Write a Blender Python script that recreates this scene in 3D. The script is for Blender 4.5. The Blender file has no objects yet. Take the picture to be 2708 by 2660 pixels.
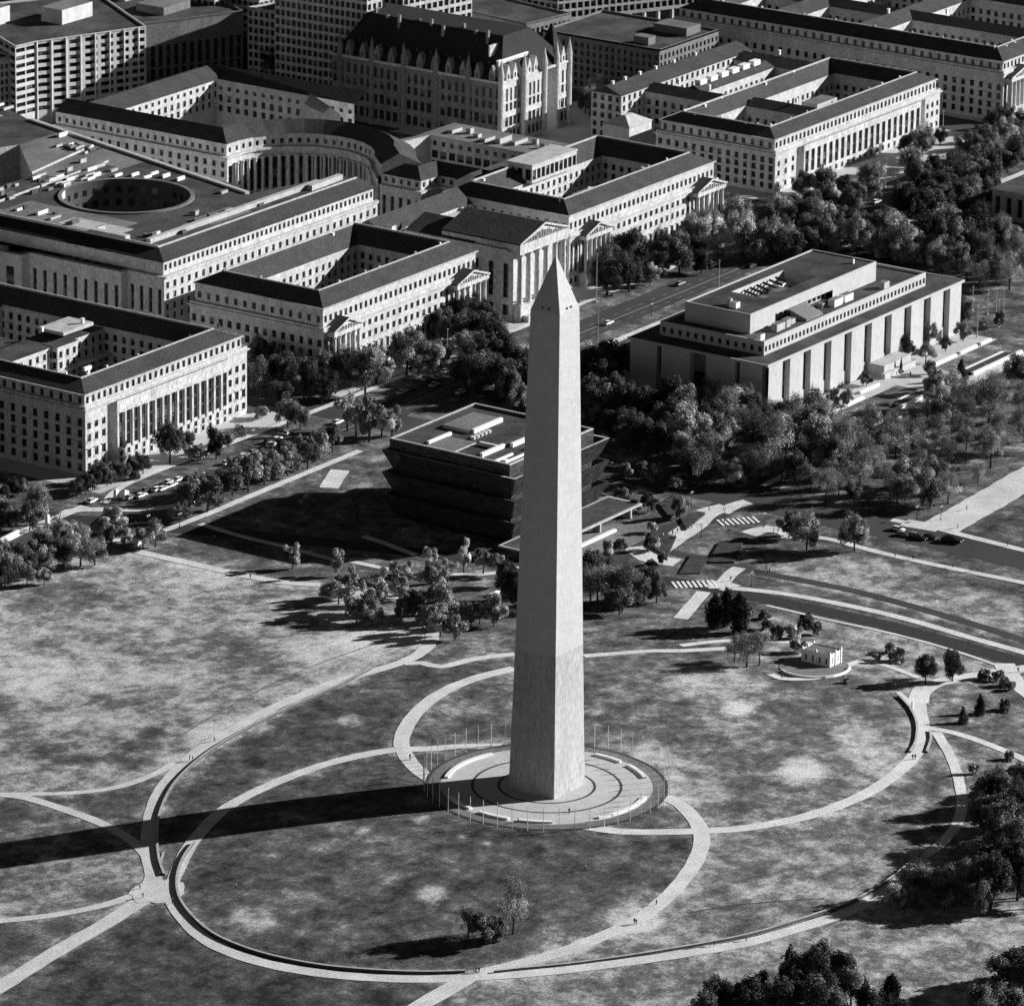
import bpy, math, random
import numpy as np
from mathutils import Vector
rnd = random.Random(7)
scene = bpy.context.scene
# ------------------------------------------------------------------ camera
CAMP = (-1363.4407, -906.4588, 626.5946); FPX = 15093.7; YAW = 0.976767; PIT = 0.31608; ROL = 0.015221
F_ = np.array([math.sin(YAW)*math.cos(PIT), math.cos(YAW)*math.cos(PIT), -math.sin(PIT)])
R0 = np.array([math.cos(YAW), -math.sin(YAW), 0.0]); U0 = np.cross(R0, F_)
R_ = R0*math.cos(ROL)+U0*math.sin(ROL); U_ = -R0*math.sin(ROL)+U0*math.cos(ROL)
cd = bpy.data.cameras.new('camera'); cam = bpy.data.objects.new('camera', cd)
scene.collection.objects.link(cam); scene.camera = cam
cd.sensor_width = 36.0; cd.sensor_fit = 'HORIZONTAL'; cd.lens = FPX/2708*36.0
cd.clip_start = 5; cd.clip_end = 20000
from mathutils import Matrix
cam.matrix_world = Matrix(((R_[0], U_[0], -F_[0], CAMP[0]), (R_[1], U_[1], -F_[1], CAMP[1]), (R_[2], U_[2], -F_[2], CAMP[2]), (0, 0, 0, 1)))
scene.render.resolution_x = 1024; scene.render.resolution_y = 1005
# ------------------------------------------------------------------ light
SUN_AZ = math.radians(128.3); SUN_EL = math.radians(21.0)
w = bpy.data.worlds.new('World'); scene.world = w; w.use_nodes = True
nt = w.node_tree; bg = nt.nodes['Background']
sky = nt.nodes.new('ShaderNodeTexSky'); sky.sky_type = 'NISHITA'; sky.sun_disc = False
sky.air_density = 0.4; sky.dust_density = 0.0; sky.sun_elevation = SUN_EL; sky.sun_rotation = SUN_AZ
bw = nt.nodes.new('ShaderNodeSeparateColor')   # only the red of the sky is used, for a dimmer fill in shade
nt.links.new(sky.outputs[0], bw.inputs[0]); nt.links.new(bw.outputs[0], bg.inputs[0]); bg.inputs[1].default_value = 0.05
sd = bpy.data.lights.new('sun', 'SUN'); sd.energy = 5.0; sd.angle = math.radians(0.5); sd.color = (1, 1, 1)
so = bpy.data.objects.new('sun', sd); scene.collection.objects.link(so)
sdir = Vector((math.sin(SUN_AZ)*math.cos(SUN_EL), math.cos(SUN_AZ)*math.cos(SUN_EL), math.sin(SUN_EL)))
so.rotation_euler = sdir.to_track_quat('Z', 'Y').to_euler(); so.location = (300, -300, 400)
scene.view_settings.view_transform = 'Standard'; scene.view_settings.look = 'None'
scene.view_settings.exposure = 0.62; scene.view_settings.gamma = 1.0
COL = scene.collection
# ------------------------------------------------------------------ surveying helpers
OFF = dict(TL=(0, 0), TM=(900, 0), TR=(1800, 0), ML=(0, 700), MM=(900, 700), MR=(1800, 600), BL=(0, 1500), BM=(900, 1760), RR=(1800, 1400), BR=(1800, 1800))
def hz(x, y):
    r = math.hypot(x, y); t = min(1, max(0, (r-45)/215.0)); return -8.0*t*t*(3-2*t)
def at(k, x, y, z=None):
    if k == 'D': u, v = x*1.39732, y*1.39706
    elif k == 'PZ': u, v = 1100+x*.3612, 1900+y*.3612
    else:
        s = .4685 if k == 'BR' else .4727
        u, v = OFF[k][0]+x*s, OFF[k][1]+y*s
    d = F_+R_*(u-1354)/FPX+U_*(1330-v)/FPX
    def hit(zz): t = (zz-CAMP[2])/d[2]; return (CAMP[0]+d[0]*t, CAMP[1]+d[1]*t)
    if z is not None: return hit(z)
    zz = -4.0
    for _ in range(25):
        p = hit(zz); zz = .5*zz+.5*hz(*p)
    return hit(zz)
def spline(pts, step=3.0, closed=False):
    out = []; n = len(pts)
    for i in range(n if closed else n-1):
        g = lambda j: pts[j % n] if closed else pts[min(max(j, 0), n-1)]
        p0, p1, p2, p3 = g(i-1), g(i), g(i+1), g(i+2)
        m = max(1, int(math.dist(p1, p2)/step))
        for k in range(m):
            t = k/m
            out.append(tuple(.5*((2*p1[a])+(-p0[a]+p2[a])*t+(2*p0[a]-5*p1[a]+4*p2[a]-p3[a])*t*t+(-p0[a]+3*p1[a]-3*p2[a]+p3[a])*t**3) for a in (0, 1)))
    if not closed: out.append(tuple(pts[-1][:2]))
    return out
# ------------------------------------------------------------------ materials (the photograph is monochrome: all greys)
MATS = {}
def mat(name, v, rough=.85, amp=.12, scale=.3, amp2=.08, scale2=3.0, spec=.25, streak=False, metal=0.0, bump=0.0, course=0.0):
    m = bpy.data.materials.new(name); m.use_nodes = True; n = m.node_tree; P = n.nodes['Principled BSDF']
    P.inputs['Roughness'].default_value = rough; P.inputs['Specular IOR Level'].default_value = spec; P.inputs['Metallic'].default_value = metal
    geo = n.nodes.new('ShaderNodeNewGeometry'); mp = n.nodes.new('ShaderNodeMapping')
    n.links.new(geo.outputs['Position'], mp.inputs[0])
    if streak: mp.inputs['Scale'].default_value = (1, 1, .25)
    a = n.nodes.new('ShaderNodeTexNoise'); a.inputs['Scale'].default_value = scale; a.inputs['Detail'].default_value = 5
    b = n.nodes.new('ShaderNodeTexNoise'); b.inputs['Scale'].default_value = scale2; b.inputs['Detail'].default_value = 3
    n.links.new(mp.outputs[0], a.inputs[0]); n.links.new(mp.outputs[0], b.inputs[0])
    def rng(node, am):
        r = n.nodes.new('ShaderNodeMapRange'); r.inputs[1].default_value = .3; r.inputs[2].default_value = .7
        r.inputs[3].default_value = 1-am; r.inputs[4].default_value = 1+am; n.links.new(node.outputs[0], r.inputs[0]); return r
    ra, rb = rng(a, amp), rng(b, amp2)
    mu = n.nodes.new('ShaderNodeMath'); mu.operation = 'MULTIPLY'; n.links.new(ra.outputs[0], mu.inputs[0]); n.links.new(rb.outputs[0], mu.inputs[1])
    if course:   # horizontal stone courses / panel joints
        mp2 = n.nodes.new('ShaderNodeMapping'); mp2.inputs['Scale'].default_value = (.35, .35, 1.7); n.links.new(geo.outputs['Position'], mp2.inputs[0])
        c_ = n.nodes.new('ShaderNodeTexVoronoi'); c_.inputs['Scale'].default_value = 1.0; n.links.new(mp2.outputs[0], c_.inputs[0])
        rc = n.nodes.new('ShaderNodeMapRange'); rc.inputs[3].default_value = 1-course; rc.inputs[4].default_value = 1+course; n.links.new(c_.outputs['Color'], rc.inputs[0])
        mu3 = n.nodes.new('ShaderNodeMath'); mu3.operation = 'MULTIPLY'; n.links.new(mu.outputs[0], mu3.inputs[0]); n.links.new(rc.outputs[0], mu3.inputs[1]); mu = mu3
    m2 = n.nodes.new('ShaderNodeMath'); m2.operation = 'MULTIPLY'; m2.inputs[1].default_value = v; n.links.new(mu.outputs[0], m2.inputs[0])
    n.links.new(m2.outputs[0], P.inputs['Base Color'])
    if bump:
        bp = n.nodes.new('ShaderNodeBump'); bp.inputs['Strength'].default_value = bump; bp.inputs['Distance'].default_value = .3
        n.links.new(b.outputs[0], bp.inputs['Height']); n.links.new(bp.outputs[0], P.inputs['Normal'])
    MATS[name] = m; return m
mat('limestone', .51, streak=True, amp=.16, amp2=.38, scale=.25, scale2=2.0)
mat('marble', .49, streak=True, amp=.06, amp2=.10, scale=.10, scale2=1.5, course=.06)
mat('marble_lower', .415, streak=True, amp=.12, amp2=.22, scale=.12, scale2=1.5, course=.08)
mat('white_marble', .84, amp=.05)
mat('dark_granite', .10, amp=.2, amp2=.2)
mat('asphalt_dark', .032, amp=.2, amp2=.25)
mat('bright_concrete', .6, amp=.14, amp2=.2)
mat('dark_shade_grey', .06, amp=.2, amp2=.3)  # dark grey for vents and plant, also the painted shade in the round well
mat('rough_granite', .20, amp=.2, amp2=.3, scale2=1.2)
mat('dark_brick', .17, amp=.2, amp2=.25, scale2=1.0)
mat('concrete', .46, amp=.16, amp2=.3, scale2=2)
mat('tile_roof', .052, amp=.22, scale=.15, amp2=.45, scale2=1.3, bump=.6)
mat('slate_roof', .02, amp=.25, amp2=.3, scale2=1.3)
mat('flat_roof', .06, amp=.55, scale=.09, amp2=.4, scale2=.9)
mat('flat_roof_pale', .18, amp=.3, scale=.05, amp2=.25, scale2=.8)
mat('glass', .012, rough=.25, amp=.1, spec=.4)
mat('window_frame', .07, amp=.1)
mat('bronze_lattice', .055, rough=.45, amp=.3, amp2=.9, scale2=1.6, course=.5)  # strong noise puts the lattice pattern and its glints into the colour
mat('asphalt', .055, amp=.2, scale=.05, amp2=.25, scale2=1.5)
mat('path_concrete', .66, amp=.14, scale=.15, amp2=.34, scale2=2.2)
mat('paving', .52, amp=.10, scale=.15, amp2=.16, scale2=1.5)
mat('dark_paving', .06, amp=.2)
mat('gravel', .62, amp=.15, scale=.1, amp2=.3, scale2=2.0)
mat('lane_paint', .3)
mat('road_paint', .80, amp=.15)
mat('bark', .05, amp=.3)
mat('metal_grey', .42, rough=.5, amp=.1)
mat('metal_dark', .03, rough=.5, amp=.1)
mat('white_paint', .75, rough=.4, amp=.05)
mat('car_white', .80, rough=.3, spec=.5, amp=.02, amp2=.02)
mat('car_black', .02, rough=.25, spec=.5, amp=.02, amp2=.02)
mat('car_grey', .25, rough=.3, spec=.5, amp=.02, amp2=.02)
mat('rubber', .02)
mat('cloth_dark', .03); mat('cloth_mid', .15); mat('cloth_light', .6); mat('skin', .35)
mat('hedge', .05, amp=.4, amp2=.6, scale2=2.0)
mat('bench_grey', .25)
def leafmat(name, v, trans=.25):
    m = mat(name, v, rough=.9, amp=.55, scale=.22, amp2=.45, scale2=1.4, spec=.05)
    n = m.node_tree; P = n.nodes['Principled BSDF']; tr = n.nodes.new('ShaderNodeBsdfTranslucent'); mx = n.nodes.new('ShaderNodeMixShader')
    mx.inputs[0].default_value = trans; src0 = P.inputs['Base Color'].links[0].from_socket
    oi = n.nodes.new('ShaderNodeObjectInfo'); mr = n.nodes.new('ShaderNodeMapRange'); mr.inputs[3].default_value = .5; mr.inputs[4].default_value = 1.5; n.links.new(oi.outputs['Random'], mr.inputs[0])
    mv = n.nodes.new('ShaderNodeMath'); mv.operation = 'MULTIPLY'; n.links.new(src0, mv.inputs[0]); n.links.new(mr.outputs[0], mv.inputs[1]); src = mv.outputs[0]; n.links.new(src, P.inputs['Base Color'])
    n.links.new(src, tr.inputs[0]); n.links.new(P.outputs[0], mx.inputs[1]); n.links.new(tr.outputs[0], mx.inputs[2])
    n.links.new(mx.outputs[0], n.nodes['Material Output'].inputs[0]); return m
leafmat('leaf_dark', .085); leafmat('leaf_mid', .18); leafmat('leaf_pale', .46); leafmat('leaf_black', .022, .1)
def grassmat():
    m = bpy.data.materials.new('grass'); m.use_nodes = True; n = m.node_tree; P = n.nodes['Principled BSDF']
    P.inputs['Roughness'].default_value = .95; P.inputs['Specular IOR Level'].default_value = .05
    L = n.links.new; geo = n.nodes.new('ShaderNodeNewGeometry')
    at_ = n.nodes.new('ShaderNodeAttribute'); at_.attribute_name = 'dry'
    def noise(s, d, rg=.6): a = n.nodes.new('ShaderNodeTexNoise'); a.inputs['Scale'].default_value = s; a.inputs['Detail'].default_value = d; a.inputs['Roughness'].default_value = rg; a.inputs['Distortion'].default_value = .15 if s < 1 else 0; L(geo.outputs['Position'], a.inputs[0]); return a
    def M(op, a, b):
        q = n.nodes.new('ShaderNodeMath'); q.operation = op
        for i, s in enumerate((a, b)):
            if isinstance(s, (int, float)): q.inputs[i].default_value = s
            else: L(s, q.inputs[i])
        return q.outputs[0]
    big, mid, fine = noise(.035, 8, .72), noise(.13, 8, .78), noise(1.6, 5, .75)
    def C(nd, a, b):
        r = n.nodes.new('ShaderNodeMapRange'); r.inputs[1].default_value = .32; r.inputs[2].default_value = .68; r.inputs[3].default_value = a; r.inputs[4].default_value = b; L(nd.outputs[0], r.inputs[0]); return r.outputs[0]
    s = M('ADD', at_.outputs['Fac'], C(big, -.2, .2)); s = M('ADD', s, C(mid, -.33, .33))
    ramp = n.nodes.new('ShaderNodeValToRGB'); cr = ramp.color_ramp
    cr.elements[0].position = .0; cr.elements[0].color = (.03,)*3+(1,)
    cr.elements[1].position = 1.0; cr.elements[1].color = (.68,)*3+(1,)
    for p, v in ((.3, .10), (.48, .18), (.75, .48)):
        e = cr.elements.new(p); e.color = (v, v, v, 1)
    L(s, ramp.inputs[0])
    mu = n.nodes.new('ShaderNodeMix'); mu.data_type = 'RGBA'; mu.blend_type = 'MULTIPLY'; mu.inputs[0].default_value = 1
    fo = C(fine, .42, 1.58); cmb = n.nodes.new('ShaderNodeCombineColor')
    for i in range(3): L(fo, cmb.inputs[i])
    L(ramp.outputs[0], mu.inputs[6]); L(cmb.outputs[0], mu.inputs[7]); L(mu.outputs[2], P.inputs['Base Color'])
    MATS['grass'] = m
grassmat()
# ------------------------------------------------------------------ mesh builder
class MB:
    def __init__(s): s.v = []; s.f = []; s.m = []; s.ms = []
    def mi(s, name):
        if name not in s.ms: s.ms.append(name)
        return s.ms.index(name)
    def face(s, pts, m):
        i = len(s.v); s.v += [tuple(map(float, p)) for p in pts]; s.f.append(tuple(range(i, i+len(pts)))); s.m.append(s.mi(m))
    def box(s, x0, y0, z0, x1, y1, z1, m, bottom=False):
        s.prism([(x0, y0), (x1, y0), (x1, y1), (x0, y1)], z0, z1, m, bottom)
    def prism(s, poly, z0, z1, m, bottom=False, top=None):
        n = len(poly); i = len(s.v)
        s.v += [(p[0], p[1], z0) for p in poly]+[(p[0], p[1], z1) for p in poly]
        for k in range(n):
            l = (k+1) % n; s.f.append((i+k, i+l, i+n+l, i+n+k)); s.m.append(s.mi(m))
        s.f.append(tuple(range(i+n, i+2*n))); s.m.append(s.mi(top or m))
        if bottom: s.f.append(tuple(range(i+n-1, i-1, -1))); s.m.append(s.mi(m))
    def loft(s, rings, m, cap=True):
        n = len(rings[0]); i = len(s.v)
        for r in rings: s.v += [tuple(map(float, p)) for p in r]
        for j in range(len(rings)-1):
            for k in range(n):
                l = (k+1) % n; s.f.append((i+j*n+k, i+j*n+l, i+(j+1)*n+l, i+(j+1)*n+k)); s.m.append(s.mi(m))
        if cap:
            s.f.append(tuple(range(i+(len(rings)-1)*n, i+len(rings)*n))); s.m.append(s.mi(m))
            s.f.append(tuple(range(i+n-1, i-1, -1))); s.m.append(s.mi(m))
    def tube(s, p0, p1, r0, r1, m, n=8):
        a = Vector(p0); b = Vector(p1); d = (b-a).normalized(); u = d.orthogonal().normalized(); v = d.cross(u)
        s.loft([[a+(u*math.cos(2*math.pi*k/n)+v*math.sin(2*math.pi*k/n))*r0 for k in range(n)], [b+(u*math.cos(2*math.pi*k/n)+v*math.sin(2*math.pi*k/n))*r1 for k in range(n)]], m)
    def ball(s, c, r, m, n=8, k=5, sz=1.0):
        rings = [[(c[0]+r*math.sin(math.pi*j/k)*math.cos(2*math.pi*i/n), c[1]+r*math.sin(math.pi*j/k)*math.sin(2*math.pi*i/n), c[2]-r*sz*math.cos(math.pi*j/k)) for i in range(n)] for j in range(k+1)]
        s.loft(rings, m, False)
    def mesh(s, name, org=(0, 0, 0), smooth=False):
        me = bpy.data.meshes.new(name)
        v = [(a-org[0], b-org[1], c-org[2]) for a, b, c in s.v]
        me.from_pydata(v, [], s.f)
        for q in s.ms: me.materials.append(MATS[q])
        me.polygons.foreach_set('material_index', s.m)
        if smooth: me.polygons.foreach_set('use_smooth', [True]*len(s.f))
        me.update(); return me
    def build(s, name, parent=None, org=(0, 0, 0), smooth=False):
        o = bpy.data.objects.new(name, s.mesh(name, org, smooth)); COL.objects.link(o)
        if parent is not None: o.parent = parent
        return o
def tag(o, label=None, cat=None, group=None, kind=None):
    if label: o['label'] = label
    if cat: o['category'] = cat
    if group: o['group'] = group
    if kind: o['kind'] = kind
    return o
def empty(name, loc, label, cat, group=None):
    o = bpy.data.objects.new(name, None); COL.objects.link(o); o.location = loc; o.empty_display_size = 1
    return tag(o, label, cat, group)
def copy_tree(o, loc=None, rz=None, sc=None, label=None, group=None):
    c = o.copy(); COL.objects.link(c)
    for ch in o.children:
        d = ch.copy(); COL.objects.link(d); d.parent = c
        for g in ch.children:
            e = g.copy(); COL.objects.link(e); e.parent = d
    if loc is not None: c.location = loc
    if rz is not None: c.rotation_euler = (0, 0, rz)
    if sc is not None: c.scale = sc if hasattr(sc, '__len__') else (sc,)*3
    if label: c['label'] = label
    if group: c['group'] = group
    return c
# ------------------------------------------------------------------ GROUND
def ground():
    xs = sorted(set([-9000, -3000, -1200, -700, -450]+list(range(-320, 480, 3))+[520, 600, 800, 1200, 2500, 6000, 12000]))
    ys = sorted(set([-9000, -3000, -1200, -700, -480, -380]+list(range(-300, 320, 3))+[360, 500, 800, 1500, 4000, 12000]))
    nx, ny = len(xs), len(ys)
    v = [(x, y, hz(x, y)) for y in ys for x in xs]
    f = [(j*nx+i, j*nx+i+1, (j+1)*nx+i+1, (j+1)*nx+i) for j in range(ny-1) for i in range(nx-1)]
    me = bpy.data.meshes.new('ground'); me.from_pydata(v, [], f); me.materials.append(MATS['grass'])
    # dryness of the turf: regions and patches with a shape of their own
    X = np.array([p[0] for p in v]); Y = np.array([p[1] for p in v]); dry = np.full(len(v), .36)
    def poly(pts, val, soft=False):
        P = [at('D', *p) for p in pts]; ins = np.zeros(len(X), bool); j = len(P)-1
        for i in range(len(P)):
            a, b = P[i], P[j]; c = ((a[1] > Y) != (b[1] > Y)) & (X < (b[0]-a[0])*(Y-a[1])/((b[1]-a[1]) or 1e-9)+a[0]); ins ^= c; j = i
        dry[ins] = val
    def ell(x, y, rx, ry, dv):
        c = at('D', x, y); e = at('D', x+rx, y); g = at('D', x, y+ry)
        A = np.array([[e[0]-c[0], g[0]-c[0]], [e[1]-c[1], g[1]-c[1]]]); I = np.linalg.inv(A)
        a = I[0, 0]*(X-c[0])+I[0, 1]*(Y-c[1]); b = I[1, 0]*(X-c[0])+I[1, 1]*(Y-c[1]); r = np.sqrt(a*a+b*b)
        dry[:] = dry+dv*np.clip(1.35-r, 0, .6)/.6
    poly([(-200, 1060), (265, 1045), (480, 1095), (640, 1105), (760, 1150), (820, 1215), (640, 1300), (480, 1375), (345, 1460), (200, 1490), (-200, 1510)], .61)
    poly([(-200, 1640), (0, 1640), (250, 1600), (280, 1650), (200, 1700), (0, 1740), (-200, 1760)], .52)
    poly([(-300, 1510), (60, 1510), (240, 1580), (0, 1640), (-300, 1660)], .42)
    poly([(0, 1868), (290, 1712), (340, 1745), (420, 1795), (560, 1835), (830, 1862), (720, 1990), (-200, 1990)], .19)
    poly([(345, 1700), (380, 1560), (560, 1450), (800, 1420), (860, 1560), (1100, 1580), (1310, 1580), (1290, 1680), (1130, 1780), (900, 1830), (600, 1825), (430, 1790)], .27)
    poly([(310, 1560), (400, 1440), (600, 1330), (830, 1265), (975, 1245), (975, 1262), (800, 1330), (760, 1410), (560, 1450), (400, 1530), (330, 1640)], .25)
    poly([(790, 1400), (800, 1350), (975, 1270), (975, 1400), (850, 1420)], .38)
    poly([(1110, 1240), (1400, 1240), (1700, 1320), (1740, 1400), (1600, 1515), (1330, 1565), (1270, 1500), (1120, 1400)], .42)
    poly([(1335, 1580), (1600, 1525), (1745, 1430), (1760, 1600), (1600, 1715), (1300, 1795), (930, 1835), (1200, 1750), (1310, 1660)], .50)
    poly([(900, 1850), (1300, 1815), (1620, 1730), (1938, 1700), (1938, 1990), (760, 1990)], .54)
    poly([(1420, 1060), (1560, 1040), (1938, 1130), (1938, 1220), (1700, 1150), (1450, 1095)], .55)
    poly([(1440, 1160), (1700, 1200), (1900, 1270), (1700, 1300), (1450, 1230)], .52)
    for e in ((815, 1692, 30, 14, .42), (478, 1740, 45, 22, .36), (700, 1660, 60, 30, .15), (1520, 1460, 46, 24, .42), (1665, 1440, 42, 26, .28), (1400, 1340, 30, 12, .35),
              (1350, 1290, 80, 25, .25), (1290, 1500, 80, 30, .28), (1250, 1440, 60, 30, .2), (1620, 1400, 40, 30, .22), (640, 1590, 90, 30, .16), (1200, 1720, 60, 40, .2), (560, 1700, 50, 22, .18), (660, 1362, 22, 8, .42),
              (690, 1573, 13, 5, .5), (795, 1549, 14, 4, .5), (877, 1583, 15, 4, .5), (918, 1595, 16, 4, .5), (1205, 1735, 45, 30, .22),
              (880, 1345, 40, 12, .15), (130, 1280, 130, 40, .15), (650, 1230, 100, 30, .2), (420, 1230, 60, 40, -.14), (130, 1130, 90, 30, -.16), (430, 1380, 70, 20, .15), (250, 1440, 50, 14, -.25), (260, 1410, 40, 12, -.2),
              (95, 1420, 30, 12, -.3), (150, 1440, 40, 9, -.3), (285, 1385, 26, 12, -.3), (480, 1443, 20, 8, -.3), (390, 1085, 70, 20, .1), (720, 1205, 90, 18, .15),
              (1660, 1200, 60, 14, .12), (1350, 1330, 40, 20, .1)):
        ell(*e)
    dry = np.clip(dry, 0, 1.2)
    a = me.attributes.new('dry', 'FLOAT', 'POINT'); a.data.foreach_set('value', dry.astype(np.float32))
    me.polygons.foreach_set('use_smooth', [True]*len(f)); me.update()
    o = bpy.data.objects.new('ground', me); COL.objects.link(o); tag(o, kind='structure')
ground()
def sheet(name, poly, m, dz, kind='structure', step=None):
    """flat polygon laid dz above the level ground"""
    mb = MB(); mb.face([(p[0], p[1], -8+dz) for p in poly], m); return tag(mb.build(name), kind=kind)
def ribbon(mb, pts, wd, dz, m, thick=0.0):
    P = spline(pts); n = len(P); k = max(1, int(math.ceil(wd/4.0))); rows = []
    for i in range(n):
        a, b = P[max(0, i-1)], P[min(n-1, i+1)]; d = (b[0]-a[0], b[1]-a[1]); l = math.hypot(*d) or 1; nx, ny = -d[1]/l, d[0]/l
        jw = wd*(1+.03*math.sin(i*1.7)+.02*math.sin(i*.63))
        rows.append([(P[i][0]+nx*jw*(j/k-.5), P[i][1]+ny*jw*(j/k-.5)) for j in range(k+1)])
    for i in range(n-1):
        for j in range(k):
            q = [rows[i][j], rows[i+1][j], rows[i+1][j+1], rows[i][j+1]]
            mb.face([(p[0], p[1], hz(*p)+dz) for p in q][::-1], m)
    if thick:
        for sgn in (0, k):
            for i in range(n-1):
                a, b = rows[i][sgn], rows[i+1][sgn]
                q = [(a[0], a[1], hz(*a)-.1), (b[0], b[1], hz(*b)-.1), (b[0], b[1], hz(*b)+dz), (a[0], a[1], hz(*a)+dz)]
                mb.face(q if sgn == k else q[::-1], m)
        for i in (0, n-1):
            a, b = rows[i][0], rows[i][k]
            q = [(a[0], a[1], hz(*a)-.1), (b[0], b[1], hz(*b)-.1), (b[0], b[1], hz(*b)+dz), (a[0], a[1], hz(*a)+dz)]
            mb.face(q, m)
def D(*p): return [at('D', *q) for q in p]
def Zk(k, *p): return [at(k, *q) for q in p]
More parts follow.
